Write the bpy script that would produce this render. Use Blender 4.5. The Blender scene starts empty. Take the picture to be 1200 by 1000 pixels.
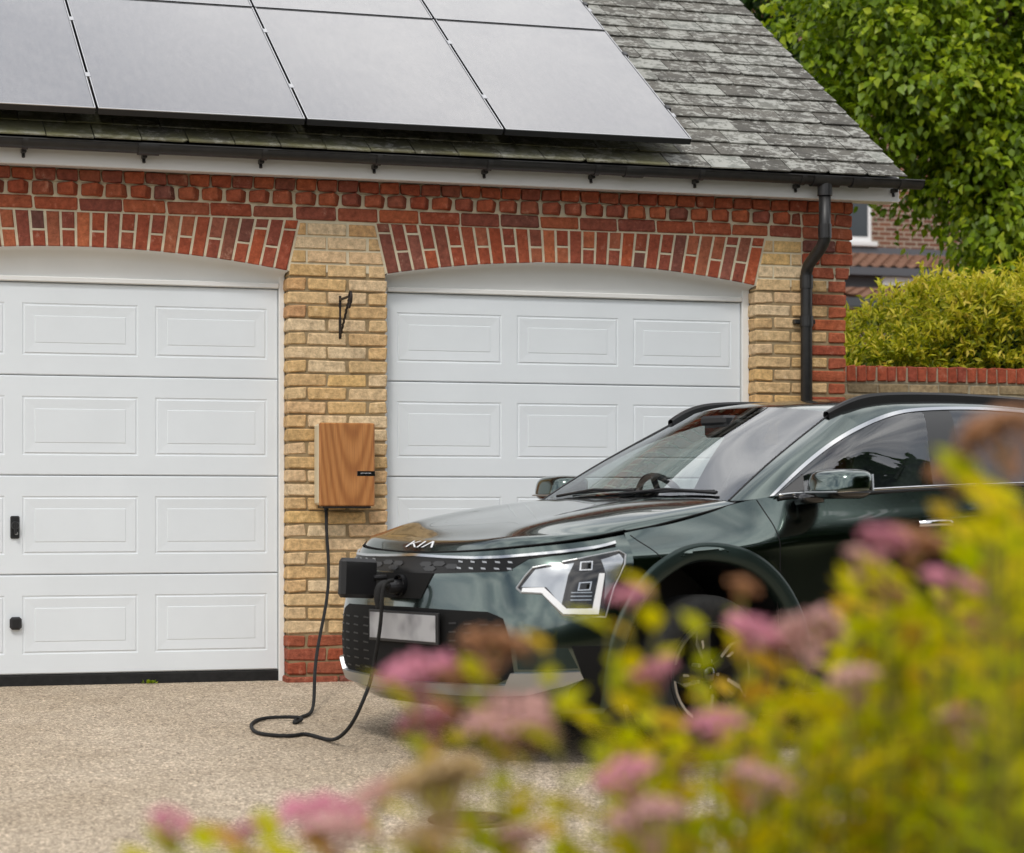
import bpy, bmesh, math, random
import numpy as np
from mathutils import Vector, Matrix
from mathutils.geometry import delaunay_2d_cdt
random.seed(7); rng = np.random.default_rng(7)
R = math.radians
SC = bpy.context.scene
COL = SC.collection

# ------------------------------------------------------------------ camera
F_PX = 2730.0
TH = math.atan(F_PX / 8570.0)                       # the camera is turned this far off the facade's normal
cam_d = bpy.data.cameras.new('camera')
cam = bpy.data.objects.new('camera', cam_d); COL.objects.link(cam)
CAM = Vector((-2.9234, -12.3951, 0.93))
cam.location = CAM
cam.rotation_euler = (R(90), 0, -TH)
cam_d.sensor_width = 36.0; cam_d.sensor_fit = 'HORIZONTAL'
cam_d.lens = F_PX / 1200 * 36.0
cam_d.shift_y = (597 - 500) / 1200.0
cam_d.clip_start = 0.1; cam_d.clip_end = 3000
cam_d.dof.use_dof = True; cam_d.dof.focus_distance = 12.0; cam_d.dof.aperture_fstop = 3.5
cam_d.dof.aperture_blades = 9
SC.camera = cam

# ------------------------------------------------------------------ sky, sun, exposure
SUN_EL, SUN_AZ = R(50), R(208)                      # azimuth clockwise from +Y: from the left front of the garage
w = bpy.data.worlds.new('World'); SC.world = w; w.use_nodes = True
nt = w.node_tree; nt.nodes.clear()
def N(t, typ, **kw):
    n = t.nodes.new(typ)
    for k, v in kw.items(): setattr(n, k, v)
    return n
out = N(nt, 'ShaderNodeOutputWorld'); bg = N(nt, 'ShaderNodeBackground')
sky = N(nt, 'ShaderNodeTexSky', sky_type='NISHITA', sun_disc=False, sun_elevation=SUN_EL, sun_rotation=SUN_AZ)
sky.air_density = 1.1; sky.dust_density = 1.6; sky.ozone_density = 1.5
tc = N(nt, 'ShaderNodeTexCoord')
mp = N(nt, 'ShaderNodeMapping'); mp.inputs['Scale'].default_value = (1.0, 1.0, 2.2); mp.inputs['Location'].default_value = (0.7, 2.9, 5.2)
nz = N(nt, 'ShaderNodeTexNoise'); nz.inputs['Scale'].default_value = 2.3; nz.inputs['Detail'].default_value = 9; nz.inputs['Roughness'].default_value = 0.55
nz.inputs['Distortion'].default_value = 0.25
ramp = N(nt, 'ShaderNodeValToRGB'); ramp.color_ramp.elements[0].position = 0.30; ramp.color_ramp.elements[1].position = 0.52
nz2 = N(nt, 'ShaderNodeTexNoise'); nz2.inputs['Scale'].default_value = 5.5; nz2.inputs['Detail'].default_value = 6
cr = N(nt, 'ShaderNodeValToRGB')
cr.color_ramp.elements[0].position = 0.36; cr.color_ramp.elements[0].color = (11.0, 11.6, 12.8, 1)
cr.color_ramp.elements[1].position = 0.66; cr.color_ramp.elements[1].color = (29.0, 28.4, 27.6, 1)
mix = N(nt, 'ShaderNodeMix', data_type='RGBA')
L = nt.links.new
L(tc.outputs['Generated'], mp.inputs['Vector']); L(mp.outputs[0], nz.inputs['Vector']); L(mp.outputs[0], nz2.inputs['Vector'])
L(nz.outputs[0], ramp.inputs[0]); L(nz2.outputs[0], cr.inputs[0])
L(ramp.outputs[0], mix.inputs[0]); L(sky.outputs[0], mix.inputs[6]); L(cr.outputs[0], mix.inputs[7])
L(mix.outputs[2], bg.inputs[0]); bg.inputs[1].default_value = 0.10; L(bg.outputs[0], out.inputs[0])
sun_d = bpy.data.lights.new('sun', 'SUN'); sun_d.energy = 2.0; sun_d.angle = R(11); sun_d.color = (1.0, 0.955, 0.89)
sun = bpy.data.objects.new('sun', sun_d); COL.objects.link(sun)
sd = Vector((math.sin(SUN_AZ) * math.cos(SUN_EL), math.cos(SUN_AZ) * math.cos(SUN_EL), math.sin(SUN_EL)))
sun.rotation_euler = sd.to_track_quat('Z', 'Y').to_euler(); sun.location = (-10, -20, 25)
vs = SC.view_settings
vs.view_transform = 'Standard'; vs.look = 'None'; vs.exposure = -0.47; vs.gamma = 1.0; vs.use_curve_mapping = False

# ------------------------------------------------------------------ helpers
def tag(o, label=None, cat=None, group=None, kind=None):
    if label: o['label'] = label
    if cat: o['category'] = cat
    if group: o['group'] = group
    if kind: o['kind'] = kind
    return o
def empty(name, loc=(0, 0, 0), rz=0):
    o = bpy.data.objects.new(name, None); COL.objects.link(o); o.location = loc; o.rotation_euler.z = rz
    o.empty_display_size = 0.2
    return o
def link(name, me, mat=None, parent=None, loc=None, rot=None):
    o = bpy.data.objects.new(name, me); COL.objects.link(o)
    if mat is not None and len(me.materials) == 0: me.materials.append(mat)
    if parent is not None: o.parent = parent
    if loc is not None: o.location = loc
    if rot is not None: o.rotation_euler = rot
    return o
def mesh(name, verts, faces, smooth=False):
    me = bpy.data.meshes.new(name); me.from_pydata([tuple(map(float, v)) for v in verts], [], [tuple(map(int, f)) for f in faces]); me.update()
    if smooth: me.polygons.foreach_set('use_smooth', [True] * len(me.polygons))
    return me
def obj(name, verts, faces, mat, parent=None, loc=None, smooth=False, rot=None):
    return link(name, mesh(name, verts, faces, smooth), mat, parent, loc, rot)
class MB:
    """collects pieces of ONE part"""
    def __init__(s): s.v = []; s.f = []
    def add(s, v, f):
        o = len(s.v); s.v += [tuple(p) for p in v]; s.f += [tuple(i + o for i in q) for q in f]; return s
    def box(s, x0, x1, y0, y1, z0, z1, b=0.0):
        return s.add(*cbox(x0, x1, y0, y1, z0, z1, b))
    def tube(s, pts, r, n=10, cap=True):
        return s.add(*tube(pts, r, n, cap))
    def build(s, name, mat, parent=None, loc=None, smooth=False, rot=None): return obj(name, s.v, s.f, mat, parent, loc, smooth, rot)
def cbox(x0, x1, y0, y1, z0, z1, b=0.0, jit=0.0):
    """box, chamfered by b on every edge"""
    if b <= 0:
        v = [(x, y, z) for z in (z0, z1) for y in (y0, y1) for x in (x0, x1)]
        return v, [(0, 2, 3, 1), (4, 5, 7, 6), (0, 1, 5, 4), (2, 6, 7, 3), (0, 4, 6, 2), (1, 3, 7, 5)]
    c = ((x0 + x1) / 2, (y0 + y1) / 2, (z0 + z1) / 2); h = ((x1 - x0) / 2, (y1 - y0) / 2, (z1 - z0) / 2)
    v = []; idx = {}
    for sx in (-1, 1):
        for sy in (-1, 1):
            for sz in (-1, 1):
                j = [random.uniform(-jit, jit) for _ in range(3)]
                for a in range(3):
                    s = (sx, sy, sz); p = []
                    for k in range(3):
                        hh = h[k] if k == a else h[k] - b
                        p.append(c[k] + s[k] * hh + j[k])
                    idx[(sx, sy, sz, a)] = len(v); v.append(tuple(p))
    f = []
    I = lambda sx, sy, sz, a: idx[(sx, sy, sz, a)]
    for a in range(3):
        for s in (-1, 1):
            q = []
            for (u, t) in ((-1, -1), (1, -1), (1, 1), (-1, 1)):
                k = [0, 0, 0]; k[a] = s; k[(a + 1) % 3] = u; k[(a + 2) % 3] = t; q.append(I(*k, a))
            f.append(tuple(q if s > 0 else q[::-1]))
    for a in range(3):
        b1, b2 = (a + 1) % 3, (a + 2) % 3
        for s1 in (-1, 1):
            for s2 in (-1, 1):
                k0 = [0, 0, 0]; k0[a] = -1; k0[b1] = s1; k0[b2] = s2
                k1 = list(k0); k1[a] = 1
                q = (I(*k0, b1), I(*k1, b1), I(*k1, b2), I(*k0, b2))
                f.append(q if s1 * s2 > 0 else q[::-1])
    for sx in (-1, 1):
        for sy in (-1, 1):
            for sz in (-1, 1):
                q = tuple(I(sx, sy, sz, a) for a in range(3))
                f.append(q if sx * sy * sz > 0 else q[::-1])
    return v, f
def tube(pts, r, n=10, cap=True):
    P = [Vector(p) for p in pts]; m = len(P); rr = r if hasattr(r, '__len__') else [r] * m
    T = [(P[min(i + 1, m - 1)] - P[max(i - 1, 0)]).normalized() for i in range(m)]
    up = Vector((0, 0, 1)) if abs(T[0].z) < 0.9 else Vector((1, 0, 0))
    a = T[0].cross(up).normalized(); v = []; f = []
    for i in range(m):
        a = (a - T[i] * a.dot(T[i])); a = a.normalized() if a.length > 1e-6 else T[i].orthogonal().normalized(); b = T[i].cross(a)
        for k in range(n):
            t = 2 * math.pi * k / n; v.append(P[i] + (a * math.cos(t) + b * math.sin(t)) * rr[i])
    for i in range(m - 1):
        for k in range(n):
            k2 = (k + 1) % n; f.append((i * n + k, i * n + k2, (i + 1) * n + k2, (i + 1) * n + k))
    if cap: f.append(tuple(range(n - 1, -1, -1))); f.append(tuple((m - 1) * n + k for k in range(n)))
    return v, f
def smooth_path(pts, n=60):
    p = np.array(pts, float); d = np.r_[0, np.cumsum(np.linalg.norm(np.diff(p, axis=0), axis=1))]
    return (spl(d, np.linspace(0, d[-1], n)) @ p)
def spl(k, t):
    """matrix of the natural cubic spline through knots k, evaluated at t"""
    k = np.asarray(k, float); t = np.asarray(t, float); n = len(k); h = np.diff(k)
    A = np.zeros((n, n)); B = np.zeros((n, n)); A[0, 0] = A[-1, -1] = 1
    for i in range(1, n - 1):
        A[i, i - 1] = h[i - 1]; A[i, i] = 2 * (h[i - 1] + h[i]); A[i, i + 1] = h[i]
        B[i, i - 1] = 6 / h[i - 1]; B[i, i] = -6 / h[i - 1] - 6 / h[i]; B[i, i + 1] = 6 / h[i]
    M2 = np.linalg.solve(A, B); I = np.eye(n)
    j = np.clip(np.searchsorted(k, t, side='right') - 1, 0, n - 2)
    hj = h[j][:, None]; a = (k[j + 1] - t)[:, None] / hj; b = (t - k[j])[:, None] / hj
    return a * I[j] + b * I[j + 1] + ((a ** 3 - a) * M2[j] + (b ** 3 - b) * M2[j + 1]) * hj ** 2 / 6
def grid_faces(nu, nv, flip=False):
    f = []
    for i in range(nu - 1):
        for j in range(nv - 1):
            q = (i * nv + j, (i + 1) * nv + j, (i + 1) * nv + j + 1, i * nv + j + 1); f.append(q[::-1] if flip else q)
    return f
def lathe(prof, n=32, axis='y'):
    """profile of (radius, along) turned round an axis"""
    v = []; f = []; m = len(prof)
    for k in range(n):
        t = 2 * math.pi * k / n
        for r, a in prof:
            v.append((r * math.cos(t), a, r * math.sin(t)) if axis == 'y' else (r * math.cos(t), r * math.sin(t), a))
    for k in range(n):
        k2 = (k + 1) % n
        for i in range(m - 1): f.append((k * m + i, k * m + i + 1, k2 * m + i + 1, k2 * m + i))
    return v, f

# ------------------------------------------------------------------ materials
def material(name, color=(.5, .5, .5), rough=.6, metal=0.0, spec=.5, coat=0.0, coat_rough=.03):
    m = bpy.data.materials.new(name); m.use_nodes = True; t = m.node_tree
    p = t.nodes['Principled BSDF']; p.inputs['Base Color'].default_value = (*color, 1); p.inputs['Roughness'].default_value = rough
    p.inputs['Metallic'].default_value = metal; p.inputs['Specular IOR Level'].default_value = spec
    p.inputs['Coat Weight'].default_value = coat; p.inputs['Coat Roughness'].default_value = coat_rough
    return m
def nodes(m): return m.node_tree, m.node_tree.nodes['Principled BSDF'], m.node_tree.links.new
def ramp_node(t, stops, interp='LINEAR'):
    n = N(t, 'ShaderNodeValToRGB'); e = n.color_ramp.elements; n.color_ramp.interpolation = interp
    while len(e) < len(stops): e.new(0.5)
    for el, (p, c) in zip(e, stops): el.position = p; el.color = (*c, 1) if len(c) == 3 else c
    return n
def noise(t, scale, detail=4, rough=.55, vec=None, dist=0.0):
    n = N(t, 'ShaderNodeTexNoise'); n.inputs['Scale'].default_value = scale; n.inputs['Detail'].default_value = detail
    n.inputs['Roughness'].default_value = rough; n.inputs['Distortion'].default_value = dist
    if vec is not None: t.links.new(vec, n.inputs['Vector'])
    return n
def mixc(t, fac, a, b, mode='MIX'):
    n = N(t, 'ShaderNodeMix', data_type='RGBA', blend_type=mode)
    for s, v in ((0, fac), (6, a), (7, b)):
        if isinstance(v, (int, float)): n.inputs[s].default_value = v
        elif isinstance(v, tuple): n.inputs[s].default_value = (*v, 1)
        else: t.links.new(v, n.inputs[s])
    return n.outputs[2]
def bump(t, p, h, strength=.3, dist=.01):
    b = N(t, 'ShaderNodeBump'); b.inputs['Strength'].default_value = strength; b.inputs['Distance'].default_value = dist
    t.links.new(h, b.inputs['Height']); t.links.new(b.outputs[0], p.inputs['Normal']); return b
def world_vec(t, off_by_object=False):
    """position in the place; off_by_object shifts it per object so that copies differ"""
    g = N(t, 'ShaderNodeNewGeometry')
    return g.outputs['Position']
def brick_mat(name, stops, mort=(.5, .43, .3), speck=(.05, .04, .035)):
    m = material(name, rough=.88, spec=.25); t, p, l = nodes(m)
    oi = N(t, 'ShaderNodeObjectInfo'); pos = world_vec(t)
    base = ramp_node(t, stops); l(oi.outputs['Random'], base.inputs[0])
    n1 = noise(t, 30, 6, .7, pos); r1 = ramp_node(t, [(.30, (.60, .58, .56)), (.68, (1.34, 1.32, 1.27))]); l(n1.outputs[0], r1.inputs[0])
    c = mixc(t, 1.0, base.outputs[0], r1.outputs[0], 'MULTIPLY')
    n2 = noise(t, 15, 7, .75, pos); r2 = ramp_node(t, [(.58, (0, 0, 0)), (.74, (1, 1, 1))]); l(n2.outputs[0], r2.inputs[0])
    mm = N(t, 'ShaderNodeMath', operation='MULTIPLY'); l(r2.outputs[0], mm.inputs[0]); mm.inputs[1].default_value = .55
    c = mixc(t, mm.outputs[0], c, mort)
    n3 = noise(t, 150, 2, .5, pos); r3 = ramp_node(t, [(.70, (0, 0, 0)), (.75, (1, 1, 1))]); l(n3.outputs[0], r3.inputs[0])
    m3 = N(t, 'ShaderNodeMath', operation='MULTIPLY'); l(r3.outputs[0], m3.inputs[0]); m3.inputs[1].default_value = .7
    c = mixc(t, m3.outputs[0], c, speck)
    l(c, p.inputs['Base Color'])
    nb = noise(t, 90, 5, .65, pos); bump(t, p, nb.outputs[0], .85, .008)
    return m
M = {}
M['buff'] = brick_mat('buff_brick', [(0, (.56, .37, .17)), (.2, (.66, .48, .27)), (.4, (.60, .40, .20)), (.58, (.70, .55, .36)), (.74, (.62, .42, .24)), (.88, (.68, .46, .20)), (1, (.54, .31, .16))], (.70, .57, .40))
M['red'] = brick_mat('red_brick', [(0, (.30, .070, .038)), (.25, (.38, .10, .048)), (.5, (.25, .075, .052)), (.75, (.42, .115, .050)), (1, (.18, .070, .058))], (.50, .36, .26))
M['arch'] = brick_mat('arch_brick', [(0, (.36, .080, .036)), (.3, (.26, .075, .052)), (.5, (.42, .098, .042)), (.7, (.15, .070, .060)), (.85, (.50, .15, .066)), (1, (.22, .085, .070))], (.52, .39, .29))
M['coping'] = brick_mat('coping_brick', [(0, (.30, .065, .035)), (.5, (.38, .09, .045)), (1, (.26, .06, .04))], (.42, .3, .22))
M['oldbrick'] = brick_mat('weathered_brick', [(0, (.28, .22, .13)), (.5, (.36, .28, .17)), (1, (.2, .16, .1))], (.4, .36, .27))
def noisy(name, c0, c1, scale, rough=.8, bs=.3, bscale=None, bd=.004, spec=.3, coat=0):
    m = material(name, rough=rough, spec=spec, coat=coat); t, p, l = nodes(m); pos = world_vec(t)
    n = noise(t, scale, 6, .6, pos); r = ramp_node(t, [(.3, c0), (.7, c1)]); l(n.outputs[0], r.inputs[0]); l(r.outputs[0], p.inputs['Base Color'])
    if bs: b = noise(t, bscale or scale * 4, 5, .6, pos); bump(t, p, b.outputs[0], bs, bd)
    return m
M['mortar'] = noisy('mortar', (.40, .34, .23), (.54, .47, .34), 14, .95, .6, 120, .004, .1)
M['raked'] = noisy('shaded_raked_mortar', (.24, .175, .095), (.36, .28, .17), 14, .95, .6, 120, .004, .1)  # pier joints: the shade of the recess is put into this darker colour
M['lightmortar'] = noisy('light_mortar', (.58, .51, .36), (.72, .65, .48), 14, .95, .6, 120, .004, .1)
M['oldmortar'] = noisy('old_mortar', (.30, .27, .20), (.42, .38, .28), 14, .95, .6, 120, .004, .1)
def white_mat(name, col, rough):
    m = material(name, col, rough, spec=.4); t, p, l = nodes(m); pos = world_vec(t)
    n = noise(t, 3.0, 5, .6, pos); r = ramp_node(t, [(.3, tuple(c * .955 for c in col)), (.7, col)]); l(n.outputs[0], r.inputs[0])
    n2 = noise(t, 40, 4, .7, pos); r2 = ramp_node(t, [(.66, (0, 0, 0)), (.82, (.22, .22, .22))]); l(n2.outputs[0], r2.inputs[0])
    l(mixc(t, r2.outputs[0], r.outputs[0], tuple(c * .8 for c in col)), p.inputs['Base Color'])
    g = N(t, 'ShaderNodeMapping'); g.inputs['Scale'].default_value = (60, 60, 8); l(pos, g.inputs['Vector'])
    nb = noise(t, 6, 3, .5, g.outputs[0]); bump(t, p, nb.outputs[0], .05, .002)
    return m
M['door'] = white_mat('door_white', (.755, .80, .835), .38)
M['frame'] = white_mat('frame_white', (.80, .80, .78), .42)
M['upvc'] = white_mat('fascia_white', (.80, .80, .80), .35)
M['black'] = material('black_plastic', (.012, .012, .013), .38)
M['gutter'] = noisy('gutter_black', (.010, .010, .011), (.022, .021, .020), 20, .42, .1, 60, .002, .5)
M['rubber'] = noisy('rubber', (.010, .010, .010), (.02, .02, .02), 30, .8, .2, 90)
M['iron'] = noisy('wrought_iron', (.010, .009, .010), (.03, .02, .016), 40, .5, .3, 90)
M['alu'] = material('anodised_edge', (.55, .55, .56), .3, .9)

# ------------------------------------------------------------------ the ground
G = 0.038                                            # the drive falls away from the garage
def gz(y): return G * max(min(y, 0.0), -16.0)
def sheet(xs, ys, off, zf=gz, wob=0.0):
    v = [(x, y, zf(y) + off + (random.uniform(-wob, wob) if wob else 0)) for x in xs for y in ys]
    return v, grid_faces(len(xs), len(ys))
mg = noisy('earth', (.05, .06, .02), (.10, .10, .04), 1.5, .95, .5, 20, .03, .1)
v, f = sheet([-900, -200, -40, -12, 0, 12, 40, 200, 900], [-900, -200, -40, -16, -8, 0, 8, 40, 200, 900], -0.03)
tag(obj('ground', v, f, mg), kind='structure')
def drive_mat():
    m = material('resin_aggregate', rough=.9, spec=.25); t, p, l = nodes(m); pos = world_vec(t)
    big = noise(t, .9, 6, .65, pos); rb = ramp_node(t, [(.3, (.36, .295, .218)), (.7, (.49, .42, .335))]); l(big.outputs[0], rb.inputs[0])
    mid = noise(t, 9, 6, .7, pos); rm = ramp_node(t, [(.32, (.88, .87, .86)), (.68, (1.08, 1.08, 1.08))]); l(mid.outputs[0], rm.inputs[0])
    c = mixc(t, 1.0, rb.outputs[0], rm.outputs[0], 'MULTIPLY')
    vo = N(t, 'ShaderNodeTexVoronoi'); vo.inputs['Scale'].default_value = 130; l(pos, vo.inputs['Vector'])
    hs = N(t, 'ShaderNodeSeparateColor'); l(vo.outputs['Color'], hs.inputs[0])
    rs = ramp_node(t, [(0, (.30, .27, .25)), (.10, (.55, .52, .49)), (.3, (.90, .88, .85)), (.7, (1.10, 1.08, 1.04)), (.88, (1.5, 1.46, 1.4)), (1, (2.1, 2.05, 1.95))]); l(hs.outputs[0], rs.inputs[0])
    c = mixc(t, 1.0, c, rs.outputs[0], 'MULTIPLY')
    fine = noise(t, 260, 3, .6, pos); rf = ramp_node(t, [(.3, (.72, .72, .72)), (.7, (1.25, 1.25, 1.25))]); l(fine.outputs[0], rf.inputs[0])
    c = mixc(t, 1.0, c, rf.outputs[0], 'MULTIPLY')
    l(c, p.inputs['Base Color'])
    bump(t, p, vo.outputs['Distance'], .55, .006)
    return m
M['drive'] = drive_mat()
v, f = sheet([-14, -9, -5, -2, 0, 2, 4, 6.2], [-8.2, -6, -4, -2, -.6, 0.3], 0.0)
tag(obj('driveway', v, f, M['drive']), kind='structure')
msoil = noisy('soil', (.030, .020, .012), (.07, .048, .03), 8, .95, .8, 60, .02, .1)
v, f = sheet([-14, -6, -3, 0, 4, 14], [-12.2, -10.5, -9, -8.2], -.012)
tag(obj('flower_bed', v, f, msoil), kind='structure')

# ------------------------------------------------------------------ the garage
GA = empty('garage_building')
tag(GA, 'brick garage with two white doors under arched brick heads and slate roof', 'garage')
D1 = (-2.445, -.250); D2 = (.305, 2.500)             # the two openings
PIERS = [(-3.0, -2.445), (-.250, .305), (2.500, 3.075)]
ZS, ZC, ZT = 2.222, 2.315, 2.497                     # springing, crown, top of the arches
SK = .065
def arc_z(x, o):
    c = (o[0] + o[1]) / 2; h = (o[1] - o[0]) / 2; s = ZC - ZS; rad = (h * h + s * s) / (2 * s)
    return ZC - rad + math.sqrt(max(rad * rad - (x - c) ** 2, 0))
def quad_brick(name, q, mat, parent, y0=0.0, y1=.10, b=.004):
    """brick face of any four corners (x, z), going back from y0 to y1"""
    cx = sum(p[0] for p in q) / 4; cz = sum(p[1] for p in q) / 4
    V = [(x - cx, y1, z - cz) for x, z in q] + [(x - cx, y0 + b, z - cz) for x, z in q]
    for i, (x, z) in enumerate(q):
        a = q[i - 1]; n = q[(i + 1) % 4]
        d1 = Vector((a[0] - x, a[1] - z)).normalized(); d2 = Vector((n[0] - x, n[1] - z)).normalized()
        j = (d1 + d2) * b
        V.append((x + j.x - cx + random.uniform(-.0022, .0022), y0 + random.uniform(-.003, .002), z + j.y - cz + random.uniform(-.0025, .0025)))
    Fc = []
    for i in range(4):
        k = (i + 1) % 4
        Fc += [(i, k, 4 + k, 4 + i), (4 + i, 4 + k, 8 + k, 8 + i)]
    Fc.append((8, 9, 10, 11))
    return obj(name, V, Fc, mat, parent, (cx, 0, cz))
_cache = {}
def brick(name, x0, x1, y0, y1, z0, z1, mat, parent, rot=None):
    """rectangular brick; alike bricks share a few meshes"""
    key = (round(x1 - x0, 3), round(y1 - y0, 3), round(z1 - z0, 3), mat.name)
    L_ = _cache.setdefault(key, [])
    if len(L_) < 4:
        hx, hy, hz = (x1 - x0) / 2, (y1 - y0) / 2, (z1 - z0) / 2
        vv, ff = cbox(-hx, hx, -hy, hy, -hz, hz, .0065, .0045); me = mesh(name, vv, ff); me.materials.append(mat); L_.append(me)
    else: me = random.choice(L_)
    c = ((x0 + x1) / 2 + random.uniform(-.001, .001), (y0 + y1) / 2 + random.uniform(-.003, .002), (z0 + z1) / 2 + random.uniform(-.0012, .0012))
    return link(name, me, None, parent, c, (rot[0], rot[1], rot[2]) if rot else (0, random.uniform(-.006, .006), 0))
ROW = 2.462 / 33; ZB = .035; J = .012
def prism_xz(poly, y0, y1):
    n = len(poly); V = [(x, y0, z) for x, z in poly] + [(x, y1, z) for x, z in poly]
    Fc = [(i, i + n, (i + 1) % n + n, (i + 1) % n) for i in range(n)]
    return V, Fc
# spandrel: one mortar bed that carries arches and cornice bricks
def strip_wall(x0, x1, lo, hi, y0, y1, n):
    V = []; Fc = []
    for i in range(n + 1):
        x = x0 + (x1 - x0) * i / n; V += [(x, y0, lo(x)), (x, y0, hi), (x, y1, lo(x)), (x, y1, hi)]
    for i in range(n):
        a = 4 * i; b = a + 4
        Fc += [(a, b, b + 1, a + 1), (a + 2, a + 3, b + 3, b + 2), (a, a + 2, b + 2, b), (a + 1, b + 1, b + 3, a + 3)]
    Fc += [(0, 1, 3, 2), (4 * n, 4 * n + 2, 4 * n + 3, 4 * n + 1)]
    return V, Fc
piers = []
for (x0, x1) in PIERS:
    p = MB().box(x0 + .009, x1 - .009, .010, .24, -.12, ZS - .002).build('brick_pier', M['raked'], GA); piers.append(p)
mb = MB()
for (x0, x1) in PIERS: mb.box(x0 + .004, x1 - .004, .008, .239, ZS, ZT + .2)
for o in (D1, D2): mb.add(*strip_wall(o[0] - .004, o[1] + .004, lambda x: arc_z(min(max(x, o[0]), o[1]), o) + .004, ZT + .2, .0085, .2385, 40))
mb.box(-3.0, 3.09, .006, .2395, ZT + .01, 2.75)
SPAN = mb.build('spandrel', M['lightmortar'], GA)
# buff piers with red feet
def skew(z, side, xs):           # pier edge leaning back where it carries the arch
    t = max(0.0, (z - ZS) / (ZT - ZS)); return xs + side * SK * t
for pi, (x0, x1) in enumerate(PIERS):
    par = piers[pi]; W = x1 - x0; S = (W - 2 * J) / 2.5; H = S / 2
    for k in range(33):
        z0 = ZB + ROW * k; z1 = z0 + ROW - J; zm = (z0 + z1) / 2
        if pi == 2: segs = [(x0, x0 + S, 'b'), (x0 + S + J, x0 + 2 * S + J, 'b'), (x1 - H + .002, x1, 'r')] if k % 2 else [(x0, x0 + H, 'b'), (x0 + H + J, x0 + H + J + S, 'b'), (x1 - S, x1, 'r')]
        else: segs = [(x0, x0 + S, 'b'), (x0 + S + J, x0 + 2 * S + J, 'b'), (x1 - H + .006, x1, 'b')] if k % 2 else [(x0, x0 + H - .006, 'b'), (x0 + H + J - .006, x0 + H + S + J - .006, 'b'), (x1 - S, x1, 'b')]
        if pi == 2 and z0 > 2.27: segs = [s for s in segs if s[2] == 'b'][:2]; segs[-1] = (segs[-1][0], 2.79, 'b')
        for a, b, c in segs:
            red = c == 'r' or k < 3
            m_ = M['red'] if red else M['buff']; nm = 'red_brick' if red else 'buff_brick'
            if z1 <= ZS + .01: brick(nm, a, b, 0, .105, z0, z1, m_, par)
            else:
                l0, l1 = (skew(z0, 1, x0) + .008, skew(z1, 1, x0) + .008) if pi > 0 else (x0, x0)
                r0, r1 = (skew(z0, -1, x1) - .008, skew(z1, -1, x1) - .008) if pi < 2 else (9, 9)
                A0, A1 = max(a, l0), max(a, l1); B0, B1 = min(b, r0), min(b, r1)
                if min(B0 - A0, B1 - A1) < .028: continue
                quad_brick(nm, [(A0, z0), (B0, z0), (B1, z1), (A1, z1)], m_, par)
    brick('plinth_brick', x0 - .012, x0 + W / 2 - J / 2, -.022, .1, -.05, ZB - .012, M['red'], par)
    brick('plinth_brick', x0 + W / 2 + J / 2, x1 + .006, -.022, .1, -.05, ZB - .012, M['red'], par)
# corbelled red corner above the buff pier
for k in range(6):
    z0 = 2.275 + k * .0765; z1 = z0 + .0665; xe = 3.112
    if z0 < 2.30: xe = 3.095
    seg = [(2.802, 2.802 + .1), (2.912, xe)] if k % 2 else [(2.802, 2.802 + .195), (3.007, xe)]
    for a, b in seg: brick('red_brick', a, b, -.016 if k else -.008, .1, z0, z1, M['red'], piers[2])
MB().box(2.806, 3.10, .0, .11, 2.30, 2.735).build('corbel_bed', M['mortar'], piers[2])
# arches
for o in (D1, D2):
    ar = MB().add(*strip_wall(o[0] + .02, o[1] - .02, lambda x: arc_z(x, o) + .006, ZT - .005, .0045, .05, 30)).build('brick_arch', M['lightmortar'], GA)
    n = 29
    def line(j, t):            # joint j at height fraction t (0 intrados, 1 top)
        xb = o[0] + (o[1] - o[0]) * j / n; xt = o[0] - SK + (o[1] - o[0] + 2 * SK) * j / n
        zb = arc_z(xb, o); return (xb + (xt - xb) * t, zb + (ZT - zb) * t)
    for j in range(n):
        h = ZT - line(j + .5, 0)[1]; e = .088
        def piece(t0, t1):
            a0, b0, b1, a1 = line(j + e, t0), line(j + 1 - e, t0), line(j + 1 - e, t1), line(j + e, t1)
            quad_brick('arch_brick', [a0, b0, b1, a1], M['arch'], ar, random.uniform(-.002, .001), .1, .0045)
        jt = .011 / h
        if j % 2 == 0:
            if h > .232: c_ = 1 - .045 / h; piece(0.003, c_ - jt); piece(c_, 1)
            else: piece(.003, 1)
        else:
            s = random.uniform(.46, .52) if h < .22 else random.uniform(.40, .46)
            piece(.003, s - jt / 2); piece(s + jt / 2, 1)
# cornice: stretchers, dog-tooth bricks, projecting headers
CO = MB().box(-3.0, 3.09, -.004, .05, 2.654, 2.722).build('cornice', M['lightmortar'], GA)
x = -3.0
while x < 2.78:
    b = min(x + .222, 2.79)
    if b - x > .05: brick('stretcher_brick', x, b, -.002, .1, ZT + .010, ZT + .076, M['red'], CO)
    x = b + .011
x = -2.96
while x < 2.80:
    brick('dog_tooth_brick', x - .044, x + .044, -.052, .052, 2.5835, 2.6475, M['red'], CO, (0, 0, R(-33) + random.uniform(-.06, .06))).location.y = .010
    x += .128
brick('header_brick', 2.735, 2.788, -.004, .1, 2.5835, 2.6475, M['red'], CO)
x = -3.0
while x < 3.06:
    if not 2.775 < x + .05 < 2.80: brick('header_brick', x, min(x + .106, 3.112), -.032, .1, 2.658, 2.719, M['red'], CO)
    x += .1165
# side and rear walls, floor
MB().box(-3.0, -2.79, .245, 5.9, -.12, 2.75).build('side_wall', M['red'], GA)
MB().box(2.865, 3.07, .245, 5.9, -.12, 2.75).build('side_wall', M['red'], GA)
MB().box(-3.0, 3.07, 5.905, 6.1, -.12, 2.75).build('rear_wall', M['red'], GA)
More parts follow.
